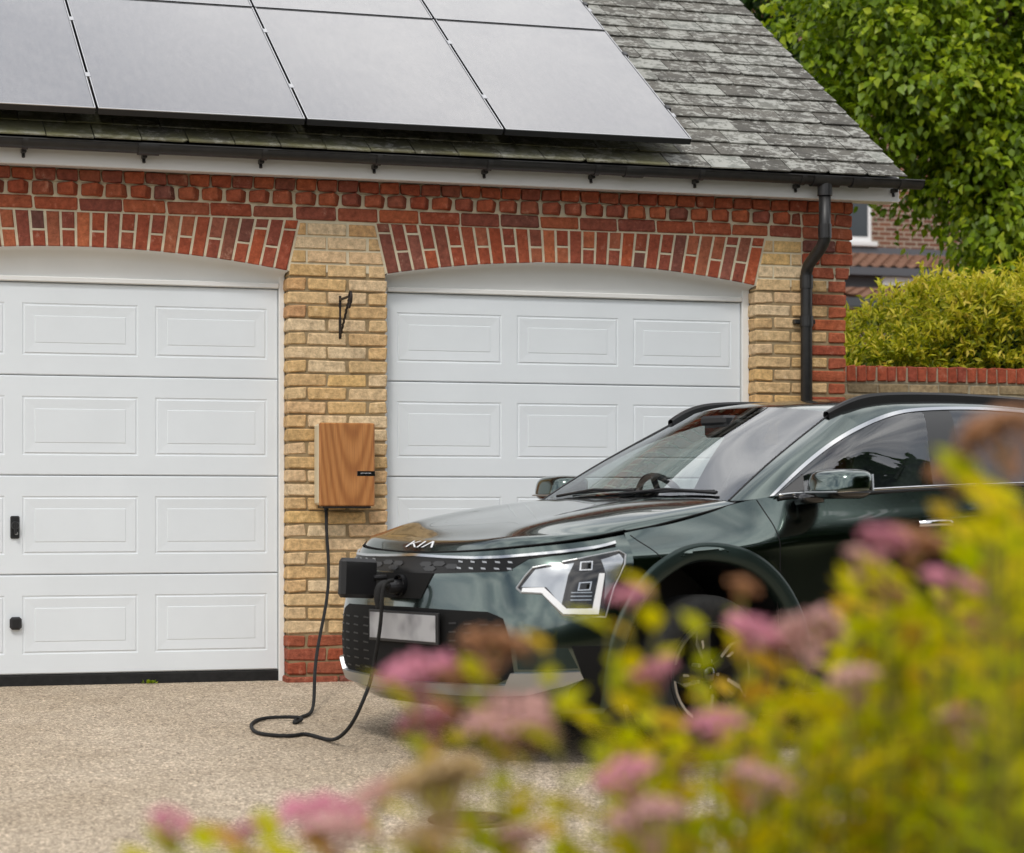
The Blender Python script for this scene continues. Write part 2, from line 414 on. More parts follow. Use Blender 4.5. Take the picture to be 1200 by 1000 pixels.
# gable triangles, under the slates
PH = R(32); YE, ZE = -.285, 2.858
def roof_pt(x, s, h): return (x, YE + s * math.cos(PH) - h * math.sin(PH), ZE + s * math.sin(PH) + h * math.cos(PH))
SR = (2.95 - YE) / math.cos(PH)                         # slope length to the ridge
for xa in (-3.0, 2.87):
    V = [(xx, yy, zz) for xx in (xa, xa + .2) for yy, zz in ((.02, 2.755), (5.9, 2.755), (2.95, 2.755 + (2.95 - .05) * math.tan(PH)))]
    obj('gable', V, [(0, 1, 2), (5, 4, 3), (0, 3, 4, 1), (1, 4, 5, 2), (2, 5, 3, 0)], M['red'], GA)
# ---- doors
def door_section(x0, x1, z0, z1, panels):
    """sheet-steel section with pressed panels; the face is at y = 0 and steps are in y"""
    V = []; Fc = []
    def rect(a, b, c, d, y): V.extend([(a, y, c), (b, y, c), (b, y, d), (a, y, d)]); return len(V) - 4
    def ring(i, j):
        for k in range(4): Fc.append((i + k, i + (k + 1) % 4, j + (k + 1) % 4, j + k))
    def quad(a, b, c, d): i = rect(a, b, c, d, 0.0); Fc.append((i, i + 1, i + 2, i + 3))
    c = .006
    pz0, pz1 = z0 + .105, z1 - .108
    xs = [x0 + c]
    for a, b in panels: xs += [a, b]
    xs.append(x1 - c)
    quad(x0 + c, x1 - c, z0 + c, pz0); quad(x0 + c, x1 - c, pz1, z1 - c)
    for i in range(0, len(xs), 2): quad(xs[i], xs[i + 1], pz0, pz1)
    for a, b in panels:
        prev = rect(a, b, pz0, pz1, 0.0)
        for ins, y in ((.004, .0030), (.010, .0034), (.015, -.0006), (.020, -.0004), (.066, .0016), (.069, -.0004)):
            r = rect(a + ins, b - ins, pz0 + ins, pz1 - ins, y); ring(prev, r); prev = r
        Fc.append((prev, prev + 1, prev + 2, prev + 3))
    o_ = rect(x0, x1, z0, z1, .005); i_ = rect(x0 + c, x1 - c, z0 + c, z1 - c, 0.0); ring(o_, i_)
    bk = rect(x0, x1, z0, z1, .04); ring(bk, o_)
    return V, Fc
ZD = [.055, .583, 1.11, 1.64, 2.133]
for di, o in enumerate((D1, D2)):
    yd = .118
    xa, xb = (o[0] + .03, o[1] - .030) if di == 0 else (o[0] + .028, o[1] - .042)
    DR = MB().box(xa - .01, xb + .01, yd + .035, yd + .05, .0, 2.15).build('garage_door', M['door'], GA)
    w = (xb - xa - .118 - .18) / 3
    pn = [(xa + .059 + k * (w + .09), xa + .059 + k * (w + .09) + w) for k in range(3)]
    for k in range(4):
        V, Fc = door_section(xa, xb, ZD[k] + .002, ZD[k + 1] - .002, pn)
        obj('door_panel', [(x, y + yd, z) for x, y, z in V], Fc, M['door'], DR)
    MB().box(xa - .004, xb + .004, yd - .004, yd + .03, -.012, .053, .006).build('rubber_seal', M['rubber'], DR)
    # frame: two jambs, head board under the arch, curved white soffit
    MB().box(o[0] - .004, xa - .003, .098, .2, -.02, ZS + .03, .003).build('door_jamb', M['frame'], GA)
    MB().box(xb + .003, o[1] + .004, .098, .2, -.02, ZS + .03, .003).build('door_jamb', M['frame'], GA)
    hb = MB().add(*strip_wall(xa - .002, xb + .002, lambda x: 2.160, ZS, .128, .2, 1))
    V = []; Fc = []; nn = 44
    for i in range(nn + 1):                    # coved head: from the arch edge back and down to the door's head
        x = o[0] + (o[1] - o[0]) * i / nn; zt = arc_z(x, o) + .003
        V += [(x, .004, zt), (x, .006, zt - .006), (x, .060, zt - .010), (x, .095, zt - .022), (x, .115, max(zt - .06, 2.166)), (x, .121, 2.162)]
    for i in range(nn):
        for k in range(5): a = i * 6 + k; Fc.append((a, a + 1, a + 7, a + 6))
    hb.add(V, Fc)
    hb.build('arched_head', M['frame'], GA, smooth=True)
    MB().box(xa - .002, xb + .002, .094, .125, 2.134, 2.163, .005).build('head_rail', M['frame'], GA)
    if di == 0:
        c = pn[0][1] + .052
        hp = MB().box(c - .024, c + .024, yd - .012, yd + .002, .775, .895, .006).build('handle_plate', M['black'], DR)
        mbk = MB(); vv, ff = lathe([(0, -.03), (.019, -.03), (.022, -.022), (.019, 0)], 16); mbk.add([(x + c, y + yd - .008, z + .845) for x, y, z in vv], ff)
        mbk.box(c - .008, c + .008, yd - .045, yd - .03, .80, .86, .004).build('turn_handle', M['black'], DR)
        vv, ff = lathe([(0, -.008), (.009, -.008), (.009, 0)], 14)
        obj('keyhole', [(x + c + .006, y + yd - .012, z + .803) for x, y, z in vv], ff, M['alu'], DR)
        MB().box(c - .028, c + .034, yd - .034, yd + .001, .295, .362, .012).build('lifting_knob', M['black'], DR)
# ---- eaves
YF = -.185
FB = MB().box(-3.3, 3.325, YF, YF + .02, 2.713, 2.86, .003).build('fascia_board', M['upvc'], GA)
MB().box(-3.3, 3.343, YF + .0205, .004, 2.7225, 2.736).build('soffit_board', M['upvc'], GA)
YG, ZG, RG = -.284, 2.823, .046
def half_round(x0, x1, r0, r1, n=14):
    V = []; Fc = []
    for x in (x0, x1):
        for k in range(n + 1):
            t = math.pi + math.pi * k / n; V.append((x, YG + r0 * math.cos(t), ZG + r0 * math.sin(t)))
        for k in range(n, -1, -1):
            t = math.pi + math.pi * k / n; V.append((x, YG + r1 * math.cos(t), ZG + r1 * math.sin(t)))
    m = 2 * (n + 1)
    for k in range(m): Fc.append((k, (k + 1) % m, (k + 1) % m + m, k + m))
    Fc += [tuple(range(m - 1, -1, -1)), tuple(range(m, 2 * m))]
    return V, Fc
mb = MB().add(*half_round(-3.4, 3.415, RG, RG - .004))
mb.add([(x, YG + r * math.cos(math.pi + math.pi * k / 14), ZG + r * math.sin(math.pi + math.pi * k / 14)) for r, x in ((RG, 3.415), (RG, 3.419)) for k in range(15)],
       [tuple(range(14, -1, -1)), tuple(range(15, 30))])
for y_ in (YG - RG, YG + RG): mb.add(*tube([(-3.4, y_, ZG), (3.416, y_, ZG)], .0055, 8))
GU = mb.build('gutter', M['gutter'], GA, smooth=False)
x = -2.92
while x < 3.4:
    mb = MB().add(*half_round(x - .014, x + .014, RG + .006, RG + .0005))
    mb.box(x - .012, x + .012, YF - .06, YF - .0005, ZG - .060, ZG - .036, .003); mb.tube([(x, YF - .010, ZG - .048), (x, YF - .022, ZG - .080)], .009, 8)
    mb.build('gutter_bracket', M['gutter'], GU); x += .62
for x in (-1.05, 1.64, 3.02):
    MB().add(*half_round(x - .055, x + .055, RG + .008, RG + .001)).build('gutter_joint', M['gutter'], GU)
XD = 2.806
mb = MB().add(*half_round(XD - .085, XD + .085, RG + .010, RG + .0015))
mb.tube([(XD, YG, ZG - .035), (XD, YG, ZG - .105)], .042, 16)
OUTL = mb.build('gutter_outlet', M['gutter'], GU)
mb = MB().tube([(XD, YG, ZG - .08), (XD, YG, 2.50), (XD, YG, 2.47), (XD - .001, YG + .04, 2.43), (XD - .004, -.075, 2.345), (XD - .006, -.050, 2.30), (XD - .006, -.050, 2.25), (XD - .006, -.050, .06)], .034, 16)
mb.add(*cbox(0, 0, 0, 0, 0, 0, 0)) if False else None
DP = mb.build('downpipe', M['gutter'], GA, smooth=True)
for (yy, za, zb, rr) in ((YG, 2.475, 2.555, .0385), (-.050, 2.21, 2.285, .0385), (-.050, 1.99, 2.05, .040)):
    MB().tube([(XD - (.006 if yy > -.1 else 0), yy, za), (XD - (.006 if yy > -.1 else 0), yy, zb)], rr, 16).build('pipe_collar', M['gutter'], DP, smooth=False)
MB().box(XD - .072, XD + .06, -.035, .002, 2.006, 2.032, .004).build('pipe_clip', M['gutter'], DP)
# ---- roof
def slate_mat(name, tint, moss):
    m = material(name, rough=.82, spec=.35); t, p, l = nodes(m); pos = world_vec(t); oi = N(t, 'ShaderNodeObjectInfo')
    base = ramp_node(t, [(0, (.085, .080, .072)), (.35, (.135, .128, .115)), (.7, (.105, .10, .09)), (.9, (.17, .17, .155)), (1, (.24, .25, .235))]); l(oi.outputs['Random'], base.inputs[0])
    n1 = noise(t, 6, 6, .7, pos); r1 = ramp_node(t, [(.3, (.62, .62, .60)), (.7, (1.25, 1.24, 1.18))]); l(n1.outputs[0], r1.inputs[0])
    c = mixc(t, 1.0, base.outputs[0], r1.outputs[0], 'MULTIPLY')
    # lichen: pale crusts, patches of their own
    mpn = N(t, 'ShaderNodeMapping'); mpn.inputs['Scale'].default_value = (1, 1.4, 1.4); l(pos, mpn.inputs['Vector'])
    n2 = noise(t, 11.0, 8, .70, mpn.outputs[0], .5); n2b = noise(t, 42, 4, .6, pos)
    ad = N(t, 'ShaderNodeMath', operation='MULTIPLY_ADD'); l(n2b.outputs[0], ad.inputs[0]); ad.inputs[1].default_value = .42; l(n2.outputs[0], ad.inputs[2])
    rr = N(t, 'ShaderNodeMath', operation='MULTIPLY_ADD'); l(oi.outputs['Random'], rr.inputs[0]); rr.inputs[1].default_value = .10; l(ad.outputs[0], rr.inputs[2])
    r2 = ramp_node(t, [(.755, (0, 0, 0)), (.83, (.75, .75, .75))]); l(rr.outputs[0], r2.inputs[0])
    c = mixc(t, r2.outputs[0], c, (.40, .40, .365))
    n4 = noise(t, 70, 3, .6, pos); r4 = ramp_node(t, [(.68, (0, 0, 0)), (.74, (.9, .9, .9))]); l(n4.outputs[0], r4.inputs[0])
    c = mixc(t, r4.outputs[0], c, (.50, .50, .46))
    n3 = noise(t, 3.2, 6, .7, pos); r3 = ramp_node(t, [(.45 - moss * .22, (0, 0, 0)), (.66 - moss * .12, (.85, .85, .85))]); l(n3.outputs[0], r3.inputs[0])
    c = mixc(t, r3.outputs[0], c, tint) if moss > 0 else c
    l(c, p.inputs['Base Color'])
    nb = noise(t, 45, 6, .7, pos); bump(t, p, nb.outputs[0], .5, .006)
    return m
M['slate'] = slate_mat('slate_lichen', (.16, .16, .09), 0.0)
M['slate_moss'] = slate_mat('slate_moss', (.15, .145, .065), .55)
XV = 3.300
V = [roof_pt(x, s, -.030) for x in (-3.3, XV - .02) for s in (-.03, SR)] + [roof_pt(x, s, -.055) for x in (-3.3, XV - .02) for s in (-.03, SR)]
V2 = [(x, 2 * 2.95 - y, z) for x, y, z in V]
RF = obj('roof', V + V2, [(0, 2, 3, 1), (4, 5, 7, 6), (0, 1, 5, 4), (2, 6, 7, 3), (0, 4, 6, 2), (1, 3, 7, 5)] + [tuple(i + 8 for i in q[::-1]) for q in [(0, 2, 3, 1), (4, 5, 7, 6), (0, 1, 5, 4), (2, 6, 7, 3), (0, 4, 6, 2), (1, 3, 7, 5)]], M['black'], GA)
GAUGE, SW = .184, .244
def slate_geo(w, seed):
    rs = random.Random(seed); Ln = GAUGE + .075; th = .007
    l0 = -.012 + rs.uniform(-.004, .004); tl = .016
    pts = [(-w / 2, l0 + rs.uniform(-.003, .003)), (w / 2, l0 + rs.uniform(-.003, .003)), (w / 2, Ln), (-w / 2, Ln)]
    if rs.random() < .25: k = rs.uniform(.01, .03); pts.insert(1, (w / 2 - k, pts[1][1])); pts[2] = (w / 2, pts[2][1] + k * rs.uniform(.4, 1))
    n = len(pts); Vv = []
    for hh in (0, th):
        for x, s in pts: Vv.append((x, s, hh + tl * (1 - s / Ln) - .004))
    return Vv, [tuple(range(n - 1, -1, -1)), tuple(range(n, 2 * n))] + [(i, (i + 1) % n, (i + 1) % n + n, i + n) for i in range(n)]
slates = [slate_geo(SW - .006, k) for k in range(7)]
slate_me = {}
for k, (vv, ff) in enumerate(slates):
    for mn in ('slate', 'slate_moss'):
        me = mesh('slate', vv, ff); me.materials.append(M[mn]); slate_me[(k, mn)] = me
field = MB()
rows = int(SR / GAUGE)
cR, sR = math.cos(PH), math.sin(PH)
for r in range(rows):
    off = (SW / 2 if r % 2 else 0)
    x = XV - SW / 2 + off * 0 - (0 if r % 2 == 0 else 0)
    xs = []; cur = XV
    if r % 2: xs.append((cur - SW / 4, SW / 2)); cur -= SW / 2
    while cur > -3.3: xs.append((cur - SW / 2, SW)); cur -= SW
    for xc, w_ in xs:
        s = r * GAUGE - .05; h = random.uniform(-.001, .0025)
        seen = (r < 2 and xc > -2.0) or (xc > 1.75 and r < 17)
        mn = 'slate_moss' if r < 3 and xc < 1.95 else 'slate'
        k = random.randrange(7)
        if seen:
            if w_ < SW:
                me = slate_me.setdefault(('half', mn), None)
                if me is None:
                    vv, ff = slate_geo(SW / 2 - .006, 50); me = mesh('slate', vv, ff); me.materials.append(M[mn]); slate_me[('half', mn)] = me
            else: me = slate_me[(k, mn)]
            link('slate', me, None, RF, roof_pt(xc, s, h), (PH, random.uniform(-.006, .006), random.uniform(-.006, .006)))
        else:
            vv, ff = slates[k] if w_ == SW else slate_geo(SW / 2 - .006, 50)
            field.add([roof_pt(xc + a, s + b, c + h) for a, b, c in vv], ff)
        if r % 1 == 0: pass
rear = MB().add([(x, 2 * 2.95 - y, z) for x, y, z in [roof_pt(x, s, .004) for x in (-3.3, XV) for s in (-.01, SR)]], [(0, 1, 3, 2)])
field.add(rear.v, rear.f)
field.build('slate_field', M['slate'], RF)['kind'] = 'stuff'
# ridge and pale mortar verge
MB().add(*tube([(-3.3, 2.95, ZE + SR * sR + .0), (XV, 2.95, ZE + SR * sR + .0)], .09, 10)).build('ridge_tile', M['slate'], RF)

# ------------------------------------------------------------------ the car: its front surface (x ahead of the front axle, y to its left, z up)
FX = np.array([[.80, .79, .77, .73, .66, .57, .47, .40], [.875, .87, .855, .82, .755, .655, .53, .42], [.905, .90, .888, .855, .79, .68, .54, .42],
               [.915, .91, .898, .865, .80, .69, .545, .42], [.915, .908, .893, .858, .79, .68, .535, .41], [.905, .897, .88, .842, .77, .66, .515, .39],
               [.892, .883, .864, .823, .748, .635, .49, .365], [.868, .858, .838, .795, .716, .60, .455, .34]])
FY = np.array([[0, .2, .4, .56, .67, .75, .80, .83], [0, .2, .4, .575, .70, .785, .835, .855], [0, .2, .4, .585, .715, .805, .858, .875],
               [0, .2, .4, .59, .725, .82, .872, .89], [0, .2, .4, .59, .722, .818, .872, .892], [0, .2, .4, .585, .712, .81, .866, .889],
               [0, .2, .4, .575, .695, .79, .845, .862], [0, .2, .4, .555, .665, .735, .77, .775]])
FZ = np.repeat(np.array([.19, .25, .33, .46, .60, .70, .78, .838])[:, None], 8, 1)
FZ[7] += .005
FZ[7] += [0, .003, .010, .020, .032, .045, .062, .078]; FZ[6] += [0, 0, .004, .010, .018, .028, .040, .055]; FZ[5] += [0, 0, 0, .002, .004, .006, .009, .012]
FXf = np.c_[FX[:, :0:-1], FX]; FYf = np.c_[-FY[:, :0:-1], FY]; FZf = np.c_[FZ[:, :0:-1], FZ]
FU = np.arange(-7, 8.0)
_ku = np.sign(FU) * np.interp(np.abs(FU), range(8), np.r_[0, np.cumsum(np.hypot(np.diff(FX[4]), np.diff(FY[4])))])
_kv = np.r_[0, np.cumsum(np.array([np.linalg.norm([np.diff(a[:, 0])[i] for a in (FX, FY, FZ)]) for i in range(7)]))]
def _uknot(u): return np.interp(u, FU, _ku)
def fascia_uv(u, v):
    """points of the front surface at column u (-7..7) and height parameter v, element by element"""
    A = spl(_ku, _uknot(np.atleast_1d(u))); B = spl(_kv, np.atleast_1d(v))
    return np.stack([np.einsum('ij,jk,ik->i', B, X, A) for X in (FXf, FYf, FZf)], 1)
_VS = np.linspace(0, _kv[-1], 160)
def fascia(u, z, off=0.0):
    """points at column u and height z, lifted off along the normal"""
    u = np.atleast_1d(np.asarray(u, float)); z = np.atleast_1d(np.asarray(z, float)); r = np.zeros((len(u), 3))
    B = spl(_kv, _VS); A = spl(_ku, _uknot(u)); Zc = A @ FZf.T @ B.T
    v = np.array([np.interp(zz, zc, _VS) for zz, zc in zip(z, Zc)])
    p = fascia_uv(u, v)
    if np.any(off != 0):
        e = .02
        du = fascia_uv(np.clip(u + e, -7, 7), v) - fascia_uv(np.clip(u - e, -7, 7), v)
        dv = fascia_uv(u, np.clip(v + .004, 0, _kv[-1])) - fascia_uv(u, np.clip(v - .004, 0, _kv[-1]))
        n = np.cross(du, dv); n /= np.linalg.norm(n, axis=1)[:, None]; n *= np.sign((n * p).sum(1))[:, None]
        p = p + n * off
    return p

from mathutils.bvhtree import BVHTree
CAR = empty('parked_car')
CAR.matrix_world = Matrix(((-0.95453478, 0.29809957, 0.0, 0.543258), (-0.29788458, -0.95384635, 0.0379726, -2.514177), (-0.01131961, -0.03624616, 0.99927878, -0.095539), (0, 0, 0, 1)))
tag(CAR, 'dark green electric crossover car with black roof rails, plugged in at its nose', 'car')
def paint_mat():
    m = material('green_paint', (.05, .08, .072), .17, 1.0, .5, 1.0, .015); t, p, l = nodes(m)
    tcn = N(t, 'ShaderNodeTexCoord'); n = noise(t, 900, 2, .5, tcn.outputs['Object']); r = ramp_node(t, [(.35, (.072, .100, .092)), (.7, (.108, .143, .133))]); l(n.outputs[0], r.inputs[0]); l(r.outputs[0], p.inputs['Base Color'])
    n2 = noise(t, 3, 4, .6, tcn.outputs['Object']); r2 = ramp_node(t, [(.3, (.012, .012, .012)), (.75, (.05, .05, .05))]); l(n2.outputs[0], r2.inputs[0]); l(r2.outputs[0], p.inputs['Coat Roughness'])
    return m
M['paint'] = paint_mat()
M['clad'] = material('shaded_arch_cladding', (.022, .038, .034), .42, .7, .5, .2, .1)  # body green darkened: the shade on the arches is put into the colour
M['gloss'] = material('piano_black', (.006, .006, .007), .12, 0, .5, .6, .02)
M['pillar'] = material('pillar_black', (.022, .023, .025), .35)
M['grille'] = material('grille_black', (.005, .005, .005), .3, 0, .25)
M['matt'] = material('matt_black', (.006, .006, .006), .75, 0, .2)
M['satin'] = material('satin_black', (.010, .010, .011), .45)
M['chrome'] = material('chrome', (.62, .63, .64), .12, 1.0)
M['silver'] = material('silver_trim', (.40, .41, .42), .34, .85)
M['tyre'] = noisy('tyre', (.012, .012, .012), (.022, .022, .021), 30, .82, .2, 90)
M['rimdark'] = material('rim_dark', (.012, .012, .013), .3, .4)
M['machined'] = material('rim_machined', (.62, .62, .63), .22, 1.0)
M['cabin'] = noisy('cabin_trim', (.018, .019, .021), (.028, .029, .032), 20, .75, .2, 200, .001)
M['seat'] = noisy('seat_fabric', (.05, .055, .06), (.075, .08, .085), 60, .9, .3, 300, .001)
M['lampwhite'] = material('lamp_white', (.80, .82, .84), .25, 0, .5, .4)
M['lampgrey'] = material('lamp_reflector', (.42, .44, .46), .16, .85)
M['plate'] = None
def glass_mat(name, tint, ior=1.55):
    m = bpy.data.materials.new(name); m.use_nodes = True; t = m.node_tree; t.nodes.clear(); l = t.links.new
    o = N(t, 'ShaderNodeOutputMaterial'); mx = N(t, 'ShaderNodeMixShader'); tr = N(t, 'ShaderNodeBsdfTransparent'); gl = N(t, 'ShaderNodeBsdfGlossy')
    fr = N(t, 'ShaderNodeFresnel'); ge = N(t, 'ShaderNodeNewGeometry'); mr = N(t, 'ShaderNodeMapRange')      # a thin pane: alike from both sides
    mr.inputs['To Min'].default_value = ior; mr.inputs['To Max'].default_value = 1 / ior; l(ge.outputs['Backfacing'], mr.inputs['Value']); l(mr.outputs[0], fr.inputs['IOR'])
    tr.inputs['Color'].default_value = (*tint, 1); gl.inputs['Roughness'].default_value = .0; gl.inputs['Color'].default_value = (.95, .97, 1, 1)
    l(fr.outputs[0], mx.inputs[0]); l(tr.outputs[0], mx.inputs[1]); l(gl.outputs[0], mx.inputs[2]); l(mx.outputs[0], o.inputs[0])
    return m
M['screen'] = glass_mat('windscreen_glass', (.86, .91, .89), 2.6)
M['tint'] = glass_mat('side_glass', (.62, .68, .66), 1.95)
M['privacy'] = glass_mat('privacy_glass', (.06, .065, .065), 1.95)
BV, BF = [], []                       # everything of the outer skin, for laying trim on it
def skin(P, nu, nv, drop=None, flip=False):
    P = np.asarray(P).reshape(-1, 3); Fc = grid_faces(nu, nv, flip)
    if drop: Fc = [q for q in Fc if not drop(P[list(q)].mean(0))]
    o = len(BV); BV.extend(map(tuple, P)); BF.extend(tuple(i + o for i in q) for q in Fc)
    return P, Fc
def compact(P, Fc):
    used = sorted({i for q in Fc for i in q}); mpz = {a: b for b, a in enumerate(used)}
    return [P[i] for i in used], [tuple(mpz[i] for i in q) for q in Fc]
def panel(name, P, Fc, mat, parent=None, flip=False):
    V, Fq = compact(P, Fc)
    if flip: Fq = [q[::-1] for q in Fq]
    return obj(name, V, Fq, mat, parent or CAR, smooth=True)
XW = (-.03, -2.75); RA = .478; RO = .552; ZW = .332
def in_arch(c): return abs(c[1]) > .5 and any((c[0] - xw) ** 2 + (c[2] - ZW) ** 2 < (RA + .045) ** 2 for xw in XW)
# --- front bumper
us = np.linspace(-7, 7, 169); vsn = np.linspace(0, _kv[-1], 64)
A = spl(_ku, _uknot(us)); B = spl(_kv, vsn)
P = np.stack([(B @ X @ A.T).T for X in (FXf, FYf, FZf)], -1)
P, Fc = skin(P, 169, 64, in_arch)
BUMP = panel('front_bumper', P, Fc, M['paint'])
# --- bonnet
hf = np.array([[.862, 0, .850], [.852, .2, .853], [.830, .4, .862], [.785, .545, .873], [.705, .652, .886], [.585, .717, .902], [.445, .748, .922], [.33, .752, .940]])
hr = np.array([[-.15, 0, 1.076], [-.155, .16, 1.076], [-.168, .32, 1.075], [-.19, .46, 1.073], [-.212, .57, 1.070], [-.235, .65, 1.065], [-.255, .71, 1.058], [-.275, .757, 1.048]])
bw = np.array([1.0, 1.0, .95, .85, .66, .46, .12, -.22])
hv = [0, .02, .07, .2, .42, .7, 1.0]; hb = [0, .020, .034, .046, .046, .028, 0]
crs = np.array([0, 0, .004, .013, .006, -.002, 0, 0])                         # the raised fold along each side
H = np.zeros((len(hv), 8, 3))
for i, (t, b) in enumerate(zip(hv, hb)):
    H[i] = hf + (hr - hf) * t; H[i, :, 2] += b * bw + crs * math.sin(math.pi * t) ** .7
H = np.concatenate([H[:, :0:-1] * [1, -1, 1], H], 1)
kc = np.array([0, .2, .4, .545, .65, .73, .78, .82]); kc = np.r_[-kc[:0:-1], kc]
ts = np.unique(np.r_[np.linspace(0, .1, 14), np.linspace(.1, 1, 46)]); cs = np.linspace(kc[0], kc[-1], 121)
A = spl(hv, ts); B = spl(kc, cs)
P = np.stack([A @ H[:, :, k] @ B.T for k in range(3)], -1)
HOODG = P.copy()
P, Fc = skin(P, len(ts), 121)
HOOD = panel('bonnet', P, Fc, M['paint'], flip=True)
# --- sides
sx = np.array([.36, .15, -.04, -.22, -.385, -.8, -1.2, -1.45, -1.9, -2.35, -2.7, -3.05, -3.32])
RYs = [np.array(a) for a in (
    [.764, .758, .757, .764, .800, .835, .850, .855, .857, .852, .835, .80, .74],
    [.822, .832, .842, .854, .872, .893, .903, .906, .905, .900, .885, .85, .79],
    [.860, .878, .891, .900, .908, .918, .922, .923, .922, .918, .900, .865, .80],
    [.868, .886, .899, .905, .910, .918, .921, .922, .921, .917, .900, .865, .80],
    [.888, .905, .914, .910, .903, .899, .900, .902, .906, .913, .905, .87, .81],
    [.890, .910, .920, .913, .903, .897, .897, .900, .908, .918, .908, .87, .81],
    [.872, .890, .900, .893, .885, .880, .880, .884, .890, .90, .89, .85, .79],
    [.80, .81, .82, .81, .80, .80, .80, .80, .80, .81, .80, .77, .72])]
RZs = [np.array(a) for a in (
    [.928, .956, .992, 1.036, 1.070, 1.093, 1.112, 1.118, 1.130, 1.140, 1.145, 1.145, 1.140],
    [.885, .910, .935, .965, .995, 1.010, 1.025, 1.035, 1.045, 1.055, 1.060, 1.06, 1.055],
    [.835, .845, .856, .870, .888, .912, .940, .962, .98, .99, .99, .98, .97],
    [.800, .812, .824, .836, .852, .876, .904, .926, .945, .955, .955, .945, .935],
    [.66] * 13, [.45] * 13, [.33] * 13, [.245] * 13)]
RYs[1] = RYs[0] + (RYs[2] - RYs[0]) * (RZs[0] - RZs[1]) / (RZs[0] - RZs[2]) + .002        # the shoulder leans back evenly to the crease
RYs[4] = np.maximum(RYs[4], RYs[3] - .007); RYs[5] = np.maximum(RYs[5], RYs[4] - .006)
c7 = (FZ[:, 7], FX[:, 7], FY[:, 7])
S = np.zeros((13, 8, 3))
for k in range(8): S[:, k] = np.c_[sx, RYs[k], RZs[k]]
for k in range(8): S[0, k] = (np.interp(S[0, k, 2], c7[0], c7[1]), np.interp(S[0, k, 2], c7[0], c7[2]), S[0, k, 2])
ks = -sx; kr = np.array([0, .07, .15, .19, .34, .55, .67, .78])
xs = np.unique(np.r_[np.linspace(ks[0], ks[-1], 190), ks]); rs_ = np.unique(np.r_[np.linspace(0, .78, 60), kr])
A = spl(ks, xs); B = spl(kr, rs_)
SIDE = np.stack([A @ S[:, :, k] @ B.T for k in range(3)], -1)
names = [('front_wing', ks[0], .385), ('front_door', .385, 1.45), ('rear_door', 1.45, 2.35), ('rear_quarter', 2.35, ks[-1])]
PARTS = {}
for sgn in (1, -1):
    for nm, a, b in names:
        i0, i1 = np.searchsorted(xs, a - 1e-6), np.searchsorted(xs, b - 1e-6)
        P = SIDE[i0:i1 + 1] * [1, sgn, 1]
        P, Fc = skin(P, i1 - i0 + 1, len(rs_), in_arch, flip=sgn > 0)
        PARTS[(nm, sgn)] = panel(nm, P, Fc, M['paint'])
# --- greenhouse
W_ = np.array([
    [(-.205, 0, 1.072), (-.228, .35, 1.070), (-.288, .700, 1.060), (-.335, .765, 1.062), (-.440, .818, 1.078), (-.441, .820, 1.0775), (-.442, .822, 1.077)],
    [(-.445, 0, 1.228), (-.462, .34, 1.222), (-.522, .655, 1.200), (-.562, .722, 1.200), (-.640, .775, 1.192), (-.600, .802, 1.140), (-.560, .828, 1.086)],
    [(-.69, 0, 1.372), (-.705, .32, 1.364), (-.768, .605, 1.330), (-.795, .672, 1.326), (-.850, .738, 1.298), (-.815, .800, 1.200), (-.780, .836, 1.094)],
    [(-.935, 0, 1.496), (-.955, .30, 1.489), (-1.030, .553, 1.460), (-1.045, .618, 1.444), (-1.080, .700, 1.385), (-1.035, .785, 1.250), (-1.000, .845, 1.103)],
    [(-1.25, 0, 1.538), (-1.26, .30, 1.531), (-1.300, .540, 1.507), (-1.310, .605, 1.490), (-1.335, .668, 1.452), (-1.29, .775, 1.280), (-1.25, .850, 1.113)],
    [(-1.47, 0, 1.548), (-1.47, .30, 1.541), (-1.475, .538, 1.519), (-1.48, .602, 1.502), (-1.492, .660, 1.470), (-1.425, .770, 1.290), (-1.370, .853, 1.117)],
    [(-1.65, 0, 1.550), (-1.65, .30, 1.543), (-1.655, .536, 1.523), (-1.66, .600, 1.508), (-1.672, .656, 1.479), (-1.615, .768, 1.295), (-1.555, .855, 1.122)],
    [(-2.30, 0, 1.536), (-2.30, .30, 1.530), (-2.30, .530, 1.510), (-2.30, .590, 1.495), (-2.300, .645, 1.466), (-2.30, .755, 1.300), (-2.300, .850, 1.138)],
    [(-2.75, 0, 1.505), (-2.75, .30, 1.498), (-2.75, .510, 1.478), (-2.75, .570, 1.460), (-2.760, .622, 1.430), (-2.80, .730, 1.300), (-2.760, .828, 1.145)],
    [(-3.12, 0, 1.450), (-3.11, .30, 1.440), (-3.08, .480, 1.420), (-3.07, .535, 1.400), (-3.060, .590, 1.370), (-3.10, .69, 1.270), (-3.080, .79, 1.145)],
    [(-3.42, 0, 1.120), (-3.41, .30, 1.120), (-3.38, .50, 1.120), (-3.37, .56, 1.120), (-3.36, .62, 1.120), (-3.35, .68, 1.125), (-3.33, .74, 1.140)]])
W_[4:9, 2:4, 2] += .012
Wf = np.concatenate([W_[:, :0:-1] * [1, -1, 1], W_], 1)
kst = np.r_[0, np.cumsum(np.linalg.norm(np.diff(W_[:, 2], axis=0), axis=1))]
klt = np.array([0, .33, .58, .655, .74, .90, 1.05]); kltf = np.r_[-klt[:0:-1], klt]
st = np.unique(np.r_[np.linspace(0, kst[-1], 110), kst]); lt = np.unique(np.r_[np.linspace(-1.05, 1.05, 91), kltf])
A = spl(kst, st); B = spl(kltf, lt)
GH = np.stack([A @ Wf[:, :, k] @ B.T for k in range(3)], -1)
